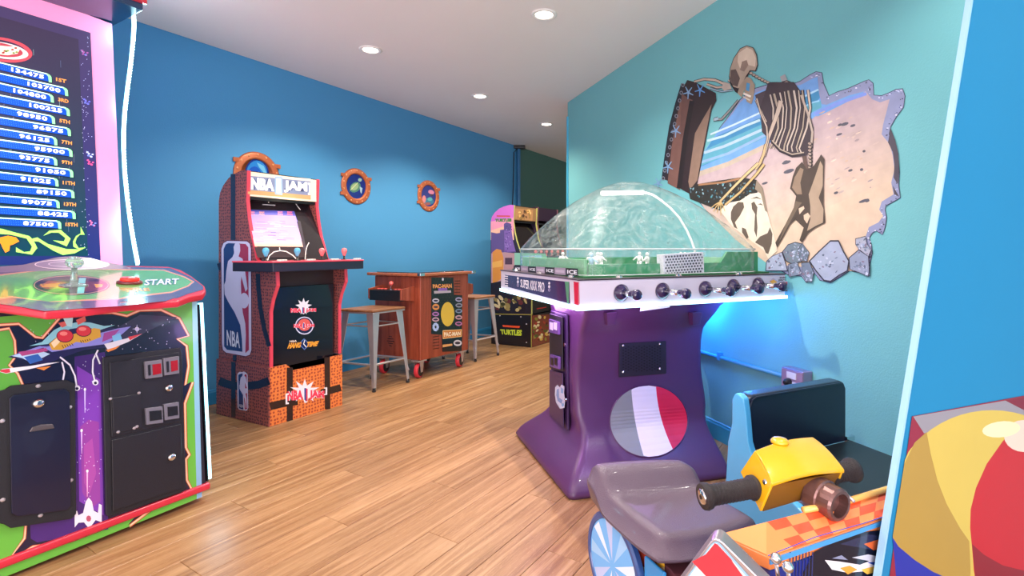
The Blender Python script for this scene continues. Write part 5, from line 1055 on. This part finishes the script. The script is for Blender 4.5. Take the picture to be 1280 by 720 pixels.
# sponsor strips along the left end
D = Decal(K(.045, 0, 0), en, .002)
for i, (a, b, c) in enumerate([(642, 651, 'k'), (651, 660, 'w'), (660, 670, 'k'), (670, 681, 'w'), (681, 693, 'k'), (693, 707, 'w'), (707, 722.5, 'k')]):
    y = lambda x, h: 338.8+(x-642)*.092+h+((x-642)*.028*(1 if h else 0))
    y0 = lambda x: 332+(x-642)*.046; y1 = lambda x: 338.6+(x-642)*.083
    D.poly2([(a, y0(a)), (b, y0(b)), (b, y1(b)), (a, y1(a))], '1c1a22' if c == 'k' else '9a8a9c')
    D.text(['STADIUM', 'SUPERKIXX', 'FOOTBALL', 'SUPERKIXX', 'SCORER', 'SUPERKIXX', 'SOCCER'][i] if 0 else 'ICE', [(a+2, y0(a)+2.2), (b-1.2, y0(b)+2.2), (b-1.2, y1(b)-2), (a+2, y1(a)-2)], 'e8e4ec' if c == 'k' else 'c8bccc', .03, sp=1.0) if c == 'k' else D.poly2([(a+1.5, y0(a)+2.8), (b-1.5, y0(b)+2.8), (b-1.5, y1(b)-2.6), (a+1.5, y1(a)-2.6)], 'b8a8b8')
D.build('sponsor_strip', PRINT, tb)
D = Decal(K(.10, 0, 0), en, .002); D.poly2([(643, 316), (682, 317), (688, 333), (643, 331)], '8cc4a0').poly2([(651, 320), (677, 319), (679, 331), (651, 329.5)], 'a8c8e0')
for k in range(16): D.ell(rnd.uniform(652, 676), rnd.uniform(321, 329), rnd.uniform(1, 2.4), rnd.uniform(.8, 1.8), rnd.choice(['e8f0f8', '7aa0c8', 'd87a6a', 'f4f4f8', '5a88b0']), 7)
D.build('scoreboard', PRINTG, tb)
# players: little figures standing on the pitch
pale = mat('player_ivory', 'e8e2e4', .3, coat=.4)
def player_fig(x, y, a, pm_):
    b = K(x, y, .976); d = V(math.cos(a), math.sin(a), 0); e = rot2(d); m = MB()
    m.cyl(b, b+V(0, 0, .006), .014, .012, 12)
    for s in (-1, 1): m.tube([b+e*s*.010+V(0, 0, .004), b+e*s*.009+d*.004+V(0, 0, .022), b+e*s*.006+V(0, 0, .042)], [.0045, .006, .0075], 7)
    m.tube([b+V(0, 0, .038), b+V(0, 0, .050), b+V(0, 0, .066), b+V(0, 0, .072)], [.010, .0105, .014, .006], 9)
    m.ball(b+V(0, 0, .082), .0095, 10)
    for s in (-1, 1): m.tube([b+e*s*.013+V(0, 0, .067), b+e*s*.024+d*.008+V(0, 0, .056), b+e*s*.030+d*.018+V(0, 0, .048)], [.005, .0045, .003], 6)
    return m.build('player_figure', pm_, tb, smooth=True)
for x, y, a in ((.33, .42, .3), (.52, .30, 2.8), (.20, .28, 1.2), (.78, .34, .2), (.42, .62, 2.0), (.66, .58, 4.0), (.88, .5, 3.0), (.26, .72, 5.0)): player_fig(x, y, a, pale)
player_fig(.145, .17, .4, mat('player_blue', '9cc4dc', .3))
# dome
def domemat():
    m = bpy.data.materials.new('hazy_clear_plastic'); m.use_nodes = True; nt = m.node_tree; L = nt.links
    for n in list(nt.nodes): nt.nodes.remove(n)
    out = nt.nodes.new('ShaderNodeOutputMaterial'); tr = nt.nodes.new('ShaderNodeBsdfTransparent'); gl = nt.nodes.new('ShaderNodeBsdfGlossy'); df = nt.nodes.new('ShaderNodeBsdfDiffuse'); tl = nt.nodes.new('ShaderNodeBsdfTranslucent')
    tr.inputs[0].default_value = (.95, .97, .96, 1); gl.inputs['Roughness'].default_value = .06; df.inputs[0].default_value = (.8, .84, .84, 1); tl.inputs[0].default_value = (.85, .9, .9, 1)
    lw_ = nt.nodes.new('ShaderNodeLayerWeight'); pw5 = nt.nodes.new('ShaderNodeMath'); pw5.operation = 'POWER'; pw5.inputs[1].default_value = 4.5; L.new(lw_.outputs['Facing'], pw5.inputs[0]); fr = nt.nodes.new('ShaderNodeMath'); fr.operation = 'MULTIPLY_ADD'; fr.inputs[1].default_value = .75; fr.inputs[2].default_value = .03; L.new(pw5.outputs[0], fr.inputs[0])
    tc = nt.nodes.new('ShaderNodeTexCoord'); nz = nt.nodes.new('ShaderNodeTexNoise'); nz.inputs['Scale'].default_value = 9; nz.inputs['Detail'].default_value = 8; nz.inputs['Roughness'].default_value = .7; nz.inputs['Distortion'].default_value = 2.2
    L.new(tc.outputs['Object'], nz.inputs['Vector']); mr = nt.nodes.new('ShaderNodeMapRange'); mr.inputs[1].default_value = .46; mr.inputs[2].default_value = .74; mr.inputs[3].default_value = .03; mr.inputs[4].default_value = .42; L.new(nz.outputs['Fac'], mr.inputs[0])  # noise spreads whitish haze patches over the clear plastic
    bp = nt.nodes.new('ShaderNodeBump'); bp.inputs['Strength'].default_value = .35; bp.inputs['Distance'].default_value = .01; L.new(nz.outputs['Fac'], bp.inputs['Height']); L.new(bp.outputs[0], gl.inputs['Normal'])
    a = nt.nodes.new('ShaderNodeAddShader'); hz = nt.nodes.new('ShaderNodeMixShader'); hz.inputs[0].default_value = .5; L.new(df.outputs[0], hz.inputs[1]); L.new(tl.outputs[0], hz.inputs[2])
    m1 = nt.nodes.new('ShaderNodeMixShader'); L.new(mr.outputs[0], m1.inputs[0]); L.new(tr.outputs[0], m1.inputs[1]); L.new(hz.outputs[0], m1.inputs[2])
    m2 = nt.nodes.new('ShaderNodeMixShader'); L.new(fr.outputs[0], m2.inputs[0]); L.new(m1.outputs[0], m2.inputs[1]); L.new(gl.outputs[0], m2.inputs[2]); nt.nodes.remove(a)
    L.new(m2.outputs[0], out.inputs[0]); MATS['dome'] = m; return m
dm = domemat()
SEAM = 1.082; DH = .345
def outline(k, z, grow_=0.0, n=72):
    e = 2+7*k**3; ring = []
    for i in range(n):
        t = 2*math.pi*i/n; c, s = math.cos(t), math.sin(t); r = (abs(c)**e+abs(s)**e)**(-1/e)
        ring.append(K(.55+(.492*k+grow_)*r*c, .50+(.442*k+grow_)*r*s, z))
    return ring
m = MB(); m.loft([outline(1, .970), outline(1, SEAM)], cap=False)
rs = [outline(1, SEAM)]
for k in range(1, 22):
    q = 1-(k/22)**.9 if k < 22 else 0; q = math.cos(k/22*math.pi/2)**1.15; rs.append(outline(q, SEAM+DH*(1-q**2.0)**.94))
rs.append(outline(.01, SEAM+DH))
m.loft(rs, cap=False); k = len(m.v); m.f.append(list(range(k-72, k))); m.c.append(None)
dome = m.build('dome', dm, tb, smooth=True, solid=0)
for zz_, r_ in ((SEAM, .0042), (.974, .005)):
    ri = outline(1, zz_, .002); MB().tube(ri+[ri[0]], r_, 6).build('dome_seam', mat('clear_edge', 'dfe8e8', .15, trans=.4), dome, smooth=True)
for k, (x, y) in enumerate([(.04, .15), (.04, .5), (.04, .85), (.2, .035), (.5, .035), (.85, .035)]): MB().lathe(K(x, y, .968), (0, 0, 1), [(0, .016), (.006, .014), (.010, .006), (.010, .001)], 12).build('dome_clip', chrome, dome)
# bright bar and curved white tube under the dome crown
lb0, lb1 = atz(752, 241.5, 2.52), atz(804, 240.5, 2.62)
lbm = mat('bar_white', 'ffffff', .3, emit='fff2e4', estr=1.6)
MB().tube([lb0, lb1], .011, 10).build('bright_bar', lbm, tb)
arc = [atz(x, y, 2.62-i*.012) for i, (x, y) in enumerate([(803, 240), (815, 243), (826, 250), (838, 260), (849, 272), (858, 287), (864, 300), (868.5, 313)])]
ag = arc[-1].copy(); arc.append(V(ag.x, ag.y, .99)); MB().tube(arc, .0055, 8).build('curved_tube', white, tb, smooth=True)
pt_light('bar_point_light', (lb0+lb1)/2-V(0, 0, .05), 3.0, (1, .93, .85), tb, .08)
# ================================================================== conduit and outlet on the teal wall
cy0, cy1 = onpl(860, 438.5, RN*(ROFF-.015), RN), onpl(979, 464, RN*(ROFF-.015), RN); hC = .475
pa = V(cy0.x, cy0.y, hC); pa = pa-RD*.9; pb = V(cy1.x, cy1.y, hC)
t = MB().tube([pa, pb], .011, 10).build('conduit', mat('conduit_blue', '4aa0d0', .35), smooth=True); tag(t, 'thin painted conduit running along the lower teal wall to the outlet box', 'pipe')
cl_ = onpl(900, 442, RN*(ROFF-.015), RN); m = MB(Fr(V(cl_.x, cl_.y, hC)+RN*.012, RD, -RN)); m.box(-.012, 0, -.014, .012, .026, .03).build('pipe_clamp', MATS['conduit_blue'], t, bevel=.002)
ob = onpl(978, 465, RN*(ROFF-.05), RN); X = Fr(V(ob.x, ob.y, hC), RD, -RN)
t = thing('outlet_box', 'small metal electrical outlet box with a plug on the teal wall', 'outlet', rw(0, 0, 0)*0+V(ob.x, ob.y, hC-.055))
o = MB(Fr(V(ob.x, ob.y, hC)+RN*.05, RD, -RN)).box(0, .0005, -.055, .125, .055, .055).build('box', mat('outlet_zinc', 'a894b0', .35, .6), t, bevel=.003)
fc = Fr(V(ob.x, ob.y, hC)+RN*.05-RN*.055, RD, -RN)
o2 = MB(fc).box(.003, 0, -.05, .122, .004, .05).build('cover_plate', mat('outlet_cover', 'b8a0bc', .3, .5), t, bevel=.001)
for z in (-.03, .012): MB(fc).box(.035, .004, z, .09, .007, z+.03).build('socket', white, t, bevel=.003)
MB().lathe(fc(.05, .006, -.005), -RN, [(0, .018), (.02, .016), (.03, .008)], 12).build('plug', black, t)
# ================================================================== bench ride beside the teal wall
bp_ = V(1.092, 1.898, 0); bu = V(.903, .430, 0); bd_ = RD; Bn = Fr(bp_, bu, bd_)    # origin: foot of the backrest's right corner; x along the back, y towards the camera
bt = thing('bench_seat', 'black padded bench seat with backrest and light blue side panel by the teal wall', 'bench', Bn(-.25, .2, 0), math.atan2(bu.y, bu.x))
vinyl = mat('black_vinyl', '1c2036', .32, bump=.12, bscale=350, coat=.15); bsk = mat('bench_skyblue', '4fb2e6', .25, coat=.3)
m = MB(Bn); rr_ = []
for x, z in ((-.495, .37), (0, .37), (0, .565), (-.012, .588), (-.035, .597), (-.465, .597), (-.487, .588), (-.497, .565)): rr_.append(Bn(x, 0, z))
MB().prism(rr_, -bd_*.055).build('backrest', vinyl, bt, bevel=.014, seg=3)
m = MB(Bn); m.tube([Bn(-.49, .002, .40), Bn(-.49, .002, .56), Bn(-.478, .002, .582), Bn(-.46, .002, .590), Bn(-.04, .002, .590)], .003, 6).build('piping', vinyl, bt)
m = MB(Bn); m.box(-.495, .004, .335, .012, .37, .378).build('seat_cushion', mat('seat_vinyl', '1d2026', .4, bump=.1, bscale=350), bt, bevel=.012, seg=3)
m = MB(Bn); m.box(-.46, .0, .001, .005, .35, .335).build('seat_box', bsk, bt, bevel=.004)
m = MB(Bn); m.box(-.012, .0, .372, .03, .012, .39).build('hinge', chrome, bt)
sp_ = [(.36, .0), (.36, .30), (.20, .36), (.07, .40), (.04, .46), (.03, .55), (.02, .595), (-.0, .605), (-.02, .603), (-.035, .58), (-.035, .50), (-.055, .43), (-.07, .25), (-.07, .0)]
sp_ = [(-y if 0 else y, z) for y, z in sp_]
MB().prism([Bn(-.525, -.01+y, max(z, .001)) for y, z in sp_], bu*.026).build('side_panel', mat('bench_panel_blue', '58b6ea', .2, coat=.5), bt, bevel=.006)
# ================================================================== motorbike ride in the foreground
HO = V(0, 0, 0)
rt = thing('motorbike_ride', 'coin-operated motorbike ride with black seat, yellow handlebar box and orange checkered deck', 'kiddie ride', (.28, .86, 0), math.atan2(RD.y, RD.x))
fwd = V(.42, -.9075, 0).normalized(); sid = V(.9075, .42, 0)
# seat: bilinear between its four corners, raised at the rear
seatm = mat('seat_vinyl_brown', '5c4a5a', .38, bump=.35, bscale=420, coat=.12)
BL, BR, FR_, FL_ = V(.100, 1.395, 0), V(.365, 1.42, 0), V(.488, 1.205, 0), V(.232, 1.115, 0)
SB = [p+(p-V(.30, 1.28, 0))*.10 for p in (BL, BR, FR_, FL_)]
def sp3(a, b, z):      # a 0 rear..1 front, b 0 left..1 right
    return (SB[0]*(1-b)+SB[1]*b)*(1-a)+(SB[3]*(1-b)+SB[2]*b)*a+V(0, 0, z)
NA_, NB_ = 30, 22; top = []
def rounded(t, r=.12):
    e = max(0, abs(t-.5)*2-(1-r*2))/(r*2); return 1-math.sqrt(max(0, 1-e*e))
for i in range(NA_+1):
    a = i/NA_; row = []
    for j in range(NB_+1):
        b = j/NB_
        z = .452+.050/(1+math.exp((a-.25)*30))-.045*min(1, math.hypot(rounded(a, .10), rounded(b, .12)))-.006*math.sin(math.pi*b)*(a > .3)
        aa = a+(.03*(1-(2*b-1)**2))*(-(1-a) + a*.6); xx_, yy_ = 2*aa-1, 2*b-1; row.append(sp3((1+xx_*math.sqrt(max(0, 1-.16*yy_**4)))/2, (1+yy_*math.sqrt(max(0, 1-.16*xx_**4)))/2, z))
    top.append(row)
m = MB(); pts = [p for r in top for p in r]; w_ = NB_+1
fs = [(i*w_+j, i*w_+j+1, (i+1)*w_+j+1, (i+1)*w_+j) for i in range(NA_) for j in range(NB_)]
bor = [(0, j) for j in range(w_)]+[(i, NB_) for i in range(1, NA_+1)]+[(NA_, j) for j in range(NB_-1, -1, -1)]+[(i, 0) for i in range(NA_-1, 0, -1)]
ctr = sp3(.5, .5, 0); k0 = len(pts); n = len(bor)
for lv, (f, zz_) in enumerate([(1.012, .435), (1.012, .415), (.97, .394), (.86, .388)]):
    for (i, j) in bor:
        p = top[i][j]; q = V(ctr.x+(p.x-ctr.x)*f, ctr.y+(p.y-ctr.y)*f, min(zz_+(p.z-.407)*(.55 if lv < 2 else .3), p.z)); pts.append(q)
ring0 = [i*w_+j for i, j in bor]
for lv in range(4):
    a_ = ring0 if lv == 0 else [k0+(lv-1)*n+k for k in range(n)]; b_ = [k0+lv*n+k for k in range(n)]
    for k in range(n): fs.append((a_[k], b_[k], b_[(k+1) % n], a_[(k+1) % n]))
fs.append(tuple(k0+3*n+k for k in range(n)))
m.add(pts, fs, raw=True).build('seat', seatm, rt, smooth=True)
# body under the seat with a printed wheel
Bk = Fr(BL+V(.03, 0, 0), (FL_-BL).normalized(), (BR-BL).normalized()); ln = (FL_-BL).length
bbl = mat('ride_blue', '2f8fd0', .25, coat=.4)
MB().prism([Bk(x, .01, z) for x, z in ((-.02, .012), (ln+.22, .012), (ln+.22, .30), (ln-.02, .37), (.0, .372), (-.02, .34))], Bk.ey*.17).build('body', mat('ride_brown', '5a3038', .35, coat=.2), rt, bevel=.006)
MB().prism([Bk(ln*.72, -.002, z) for z in (.02, .368)]+[Bk(ln*.72+.07, -.002, z) for z in (.368, .02)], Bk.ey*.012-Bk.ey*.02).build('blue_post', bbl, rt, bevel=.003)
bsn = V(-Bk.ex.y, Bk.ex.x, 0); bsn = bsn if bsn.dot(CAM-Bk.O) > 0 else -bsn
zs = lambda P: [(x*.2222+720, y*.2222+560) for x, y in P]
wc = onpl(771, 706, Bk(0, -.006, 0), bsn)
wh = MB().lathe(wc, bsn, [(0, .128), (.012, .128), (.016, .122), (.016, .112), (.012, .110)], 40).build('wheel_disc', mat('wheel_rim_blue', '2a4a86', .3, coat=.4), rt)
D = Decal(wc+bsn*.0125, bsn, .0005)
Wq = Fr(wc, Bk.ex, bsn, V(0, 0, 1)); pj = lambda u, v: prj(Wq(u, .013, v))
D.poly2([pj(.11*math.cos(t*.157), .11*math.sin(t*.157)) for t in range(40)], '6cb4f0')
for k in range(9):
    a = k*.698+.3; D.poly2([pj(.012*math.cos(a), .012*math.sin(a)), pj(.106*math.cos(a-.12), .106*math.sin(a-.12)), pj(.108*math.cos(a+.2), .108*math.sin(a+.2))], ['d8ecff', '9acbf4', 'b8c8f0'][k % 3])
D.build('wheel_print', PRINTG, wh)
D = Decal(Bk(0, .009, 0), bsn, .001)
D.poly2(zs([(255, 490), (330, 530), (420, 600), (470, 640), (470, 760), (330, 700), (290, 640), (270, 560)]), 'c0442e').poly2(zs([(310, 645), (340, 655), (440, 690), (440, 670), (470, 665), (498, 670), (498, 690), (350, 690)]), 'e8c890').poly2(zs([(335, 685), (450, 690), (460, 760), (340, 760)]), 'e8a020').poly2(zs([(350, 700), (440, 700), (445, 740), (360, 740)]), 'f8d860').poly2(zs([(445, 645), (498, 650), (498, 672), (445, 668)]), 'f0b030').poly2(zs([(230, 470), (258, 490), (275, 560), (262, 555)]), 'c8b0a0')
D.build('side_print', PRINTG, rt)
# light blue fairing between seat and handlebar
MB().prism([Bk(ln+.01, .035, .30), Bk(ln+.16, .035, .30), Bk(ln+.16, .035, .50), Bk(ln+.07, .035, .47), Bk(ln+.01, .035, .41)], Bk.ey*.19).build('fairing', mat('fairing_skyblue', '86bdf0', .2, coat=.5), rt, bevel=.012, seg=3)
# handlebar box and grips
hl, hr = flr(878, 621, .66), flr(1068, 587, .672); hd = (hr-hl).normalized(); hf = V(hd.y, -hd.x, 0).normalized()      # hf towards the camera
yel = mat('yellow_enamel', 'e0a812', .18, coat=.7)
hz_ = (V(0, 0, 1)*.86+hf*.5).normalized(); hq = hd.cross(hz_).normalized(); hq = hq if hq.dot(hf) > 0 else -hq
def hpx(L, dz=0): return [flr(x, y, h) for x, y, h in L]
# hood: top plate (curved), side cheeks, open below
rearL, rearR, frR, frL = flr(943, 563, .715), flr(1016, 546, .715), flr(1056, 587, .69), flr(965, 604, .69)
mid = lambda a, b, t, up: a*(1-t)+b*t+V(0, 0, up*math.sin(math.pi*t))
m = MB(); n_ = 10
for q_ in range(n_):
    pass
rowA = [mid(rearL, rearR, t/n_, .006) for t in range(n_+1)]; rowB = [mid(frL, frR, t/n_, .006) for t in range(n_+1)]
ringz = []
for t in range(n_+1):
    a, b = rowA[t], rowB[t]; mm = [a*(1-s/5)+b*(s/5)+V(0, 0, .006*math.sin(math.pi*s/5)) for s in range(6)]
    ringz.append(mm+[p-V(0, 0, .007) for p in reversed(mm)])
m.loft(ringz); hb = m.build('handlebar_hood', yel, rt, bevel=.002)
bk_dn = -V(0, 0, 1)*.055-hf*.004
for A_r, A_f, sgn, nm in ((rearL, frL, 1, 'hood_cheek'), (rearR, frR, -1, 'hood_cheek')):
    lf_, lr_ = (flr(950, 640, .635), flr(925, 590, .67)) if sgn == 1 else (flr(1046, 612, .645), A_r-V(0, 0, .05)); P = [A_r, A_f, lf_, lr_]
    MB().prism(P, hd*.006*sgn).build(nm, yel, hb, bevel=.002)
MB().prism([rearL-V(0, 0, .004), rearR-V(0, 0, .004), rearR-V(0, 0, .075), rearL-V(0, 0, .075)], hf*.005).build('hood_back', yel, hb)
lowL = flr(948, 640, .625); c0 = (rearL+rearR+frR+frL)/4
MB().prism([frL+hd*.006-hf*.004-V(0, 0, .006), frR-hd*.006-hf*.004-V(0, 0, .006), flr(1046, 612, .645)-hd*.006, flr(950, 640, .635)+hd*.006], -hf*.004).build('inner_plate', mat('hood_shaded_yellow', '7a5216', .4), hb)  # shade under the hood is put into this darker yellow-brown
MB().lathe(frL*.6+rearL*.2+flr(950, 640, .635)*.2-hd*.001, -hd, [(0, .005), (.003, .004), (.004, .001)], 10).build('screw', chrome, hb)
kb = mid(rearL, rearR, .42, .012)*.97+frL*.03; MB().lathe(kb-V(0, 0, .006), (0, 0, 1), [(0, .016), (.004, .016), (.008, .012), (.009, .003)], 20).build('hood_button', yel, hb, smooth=True)
gripm = mat('grip_rubber', '2a2224', .45, bump=.9, bscale=700)
for P0, P1 in ((hl, hl+hd*.105), (hr, hr-hd*.062)):
    d_ = (P1-P0).normalized(); L_ = (P1-P0).length
    g_ = MB().lathe(P0, d_, [(0, .012), (0, .021), (.006, .0225), (.012, .021), (.014, .017), (L_*.5, .0165), (L_-.012, .017), (L_-.010, .021), (L_-.003, .021), (L_, .018), (L_, .010)], 26).build('grip', gripm, rt, smooth=True)
    for k in range(12 if L_ > .08 else 5): MB().lathe(P0+d_*(.018+k*.0068), d_, [(0, .0165), (.0016, .0176), (.0034, .0165)], 22).build('grip_ridge', gripm, g_, smooth=True)
    MB().lathe(P0-d_*.003, d_, [(0, .002), (0, .011), (.002, .013), (.004, .013)], 20).build('bar_end_cap', chrome, g_, smooth=True); MB().lathe(P0-d_*.0036, d_, [(0, .001), (0, .004), (.001, .004)], 10).build('cap_screw', black, g_)
MB().cyl(hl+hd*.09, hr-hd*.05, .011, n=16).build('handlebar', chrome, rt, smooth=True)
ct, cbm = atz(996, 604, .935), atz(1030, 622, .885)
colm = mat('column_brown_metal', '80605c', .3, .7)
cdir = (cbm-ct).normalized()
MB().lathe(ct, cdir, [(0, .028), (.035, .028), (.036, .031), (.058, .031), (.060, .028), (.082, .028), (.086, .025), (.086, .020), (.070, .019), (.070, .002)], 26).build('steering_column', colm, rt, smooth=False)
MB().tube([ct+cdir*.02+hd*.032, ct+cdir*.03+hd*.042, ct+cdir*.05+hd*.046, ct+cdir*.08+hd*.034], .003, 6).build('brake_wire', steel, rt, smooth=True)
# checkered deck with a dark printed fascia
orm = mat('deck_orange', 'f08a4a', .3, coat=.4)
dfl, dfr, dnr, dnl = flr(898, 668, .637), flr(1150, 603, .637), flr(1140, 636, .615), flr(962, 697, .615)
MB().prism([dfl, dfr, dnr, dnl], V(0, 0, -.02)).build('checker_deck', orm, rt, bevel=.002)
dpn = (dfr-dfl).cross(dnl-dfl).normalized()
D = Decal(dfl, dpn, .0008)
c00, c10, c11, c01 = (900, 667.5), (1146, 604), (1138, 635), (962, 695)
bil = lambda u, v: ((c00[0]*(1-u)+c10[0]*u)*(1-v)+(c01[0]*(1-u)+c11[0]*u)*v, (c00[1]*(1-u)+c10[1]*u)*(1-v)+(c01[1]*(1-u)+c11[1]*u)*v)
D.poly2([c00, c10, c11, c01], 'f59a5c')
D.poly2([(958, 652.5), (1146, 604), (1138, 635), (958, 696)], 'f08a4e')
for i in range(13):
    for j in range(3):
        if (i+j) % 2: continue
        u0, v0 = .24+i*.095-.025*j, j/3; u1 = u0+.095
        if u1 > 1: continue
        D.poly2([bil(u0, v0), bil(u1, v0), bil(u1-.02, v0+1/3), bil(u0-.02, v0+1/3)], 'e4522e')
D.line([(960, 694.6), (1020, 671), (1080, 654), (1138, 634.5)], 1.2, '2a50a8')
D.build('checker_print', PRINTG, rt)
rim = [flr(x, y, .641) for x, y in ((1004, 637.5), (1030, 633), (1060, 626), (1090, 617), (1118, 609), (1150, 600))]
MB().tube(rim, .0055, 8).build('deck_lip', mat('lip_highlight', 'f0b860', .25, coat=.5), rt, smooth=True)  # highlight on the deck's curved edge is put into the pale yellow
fsn = (dnr-dnl).cross(V(0, 0, 1)).normalized(); fsn = fsn if fsn.dot(CAM-dnl) > 0 else -fsn
MB().prism([dnl-V(0, 0, .021)+fsn*.001, dnr-V(0, 0, .021)+fsn*.001, dnr-V(0, 0, .42), dnl-V(0, 0, .42)], -fsn*.02).build('fascia', mat('fascia_blue', '1c2c8a', .3, coat=.3), rt)
MB().prism([dnl-V(0, 0, .42), dnr-V(0, 0, .42), V(dnr.x, dnr.y, .001), V(dnl.x, dnl.y, .001)], -fsn*.02).build('fascia_base', bbl, rt)
MB().prism([dnl+fsn*.002-V(0, 0, .002), dnr+fsn*.002-V(0, 0, .002), dnr+fsn*.002-V(0, 0, .010), dnl+fsn*.002-V(0, 0, .010)], -fsn*.003).build('blue_edge', mat('edge_skyblue', '4a9ad8', .3), rt)
D = Decal(dnl+fsn*.0012, fsn, .0006)
D.poly2([(1018, 690), (1060, 668), (1106, 662), (1106, 720), (1000, 724)], '14162a').poly2([(1050, 680), (1085, 668), (1106, 670), (1106, 690)], '2c3050')
for P, c in (([(1031, 700), (1050, 702), (1075, 706), (1090, 700), (1106, 698), (1106, 706), (1080, 714), (1060, 716), (1040, 712)], 'e8e4ea'), ([(1050, 710), (1062, 707), (1072, 712), (1060, 718)], 'e8a040'), ([(1076, 712), (1092, 708), (1098, 714), (1084, 718)], 'f0c050'), ([(1065, 697), (1085, 693), (1105, 697), (1090, 702)], 'c8ccdc'), ([(1080, 680), (1106, 672), (1106, 684), (1092, 688)], 'd8683a'), ([(1040, 698), (1052, 694), (1060, 700)], '8a90b0'), ([(1084, 703), (1096, 702), (1094, 707)], '3050b0')): D.poly2(P, c)
for k in range(8): D.line([(988+k*4, 690), (987+k*4, 722)], 1.4, '2a3268')
D.build('race_print', PRINTG, rt)
for x, y, Z in ((970, 698, .72), (985, 709, .70)):
    p = atz(x, y, Z); g_ = MB().ball(p, .0078, 16).build('chrome_knob', chrome, rt, smooth=True)
    MB().tube([p-V(0, 0, .005), p+V(.012, .02, -.04), p+V(.02, .05, -.10)], .003, 8).build('lever', chrome, g_, smooth=True)
# red and white framed plate at the front
s0 = atz(893, 668, .735); snm = V(-.45, -.893, 0).normalized(); sb = V(.42, .9, 0).normalized()
fp = [(893.5, 674), (889, 675.5), (885, 680), (842, 738), (797, 800), (1016, 800), (968, 742), (904, 678), (898, 674)]
pl_ = [onpl(x, y, s0, snm) for x, y in fp]
MB().prism(pl_, -snm*.03).build('front_plate', mat('alu_frame', 'c4b8bc', .28, .85), rt, bevel=.003)
D = Decal(s0, snm, .0008)
D.poly2([(893.5, 677), (889, 680), (852, 730), (815, 780), (994, 780), (938, 722), (901, 680), (897, 677)], '8ab0c8').poly2([(893.5, 679), (890, 681.5), (855, 730), (820, 780), (988, 780), (934, 722), (900, 683), (896, 679.5)], 'e4dcdc')
D.poly2([(882, 693), (893.5, 679), (897, 680.5), (914, 699), (930, 722), (950, 760), (905, 760), (884, 722), (865, 700+2)], 'cc3440').poly2([(914, 700), (934, 722), (972, 770), (950, 760), (930, 722)], 'd8d0d0')
D.build('stripe_print', PRINTG, rt)
# ================================================================== big upright panel at the right edge
pp0 = V(.545, .85, 0); pu = V(.926, .376, 0); pn_ = V(pu.y, -pu.x, 0)
pt = thing('ride_side_panel', 'tall blue upright ride panel with a yellow and red beach ball print, right edge', 'panel', pp0+pu*.4, math.atan2(pu.y, pu.x))
el = lambda y: 1215-(y)*115/720
pts = [(el(-260), -260), (1640, -260), (1640, 1080), (el(1080), 1080)]
pw_ = [onpl(x, y, pp0, pn_) for x, y in pts]
for p in pw_: p.z = max(p.z, .002)
MB().prism(pw_, -pn_*.008).build('panel', mat('panel_blue', '1a7db0', .35, coat=.1, var=.03), pt)
ed = [pw_[0], pw_[3]]; q = [ed[0]+pn_*.0015, ed[1]+pn_*.0015]
MB().prism([q[0]-pu*.003, q[0]+pu*.0015, q[1]+pu*.0015, q[1]-pu*.003], -pn_*.011).build('edge_moulding', mat('edge_pale', '9cc8e4', .25, coat=.4), pt)
D = Decal(pp0, pn_, .001)
zr = lambda P: [(max(x/3+1080, el(y/3+480)+8), y/3+480) for x, y in P]
D.poly2([(1140, 520.5), (1640, 428), (1640, 1080), (el(1080)+8, 1080), (1112, 720)], '8a2038')
D.poly2(zr([(185, 122), (530, 62), (600, 98), (600, 160), (250, 180), (225, 185)]), '8f8a94').poly2(zr([(530, 62), (600, 48), (700, 30), (700, 140), (600, 98)]), '7a1c34').poly2(zr([(180, 150), (222, 185), (160, 260)]), '8a1f3c')
bc = (480, 470); 
D.poly2(zr([(bc[0]+385*math.cos(t*.1047), bc[1]+372*math.sin(t*.1047)) for t in range(60)]), 'c9b153')
D.poly2(zr([(235, 180), (250, 260), (275, 360), (310, 450), (360, 540), (395, 590), (400, 700), (390, 900), (230, 900), (120, 700), (96, 570), (105, 420), (140, 300), (190, 220)]), 'a9893e')
D.poly2(zr([(100, 575), (130, 610), (190, 660), (260, 705), (330, 735), (420, 760), (430, 900), (200, 900), (120, 720)]), '2a2f9a')
D.poly2(zr([(600, 140), (560, 170), (520, 215), (460, 300), (420, 390), (400, 470), (398, 540), (405, 610), (412, 700), (430, 800), (900, 800), (900, 140)]), 'b81e2a').poly2(zr([(405, 600), (450, 640), (520, 680), (600, 700), (760, 720), (760, 860), (430, 860)]), '861a26')
D.ell(*zr([(600, 195)])[0], 25, 20, 'e8c8b8', 20).ell(*zr([(515, 170)])[0], 24, 10, 'f0dcb0', 18, -6)
D.build('beach_ball_print', PRINT, pt)
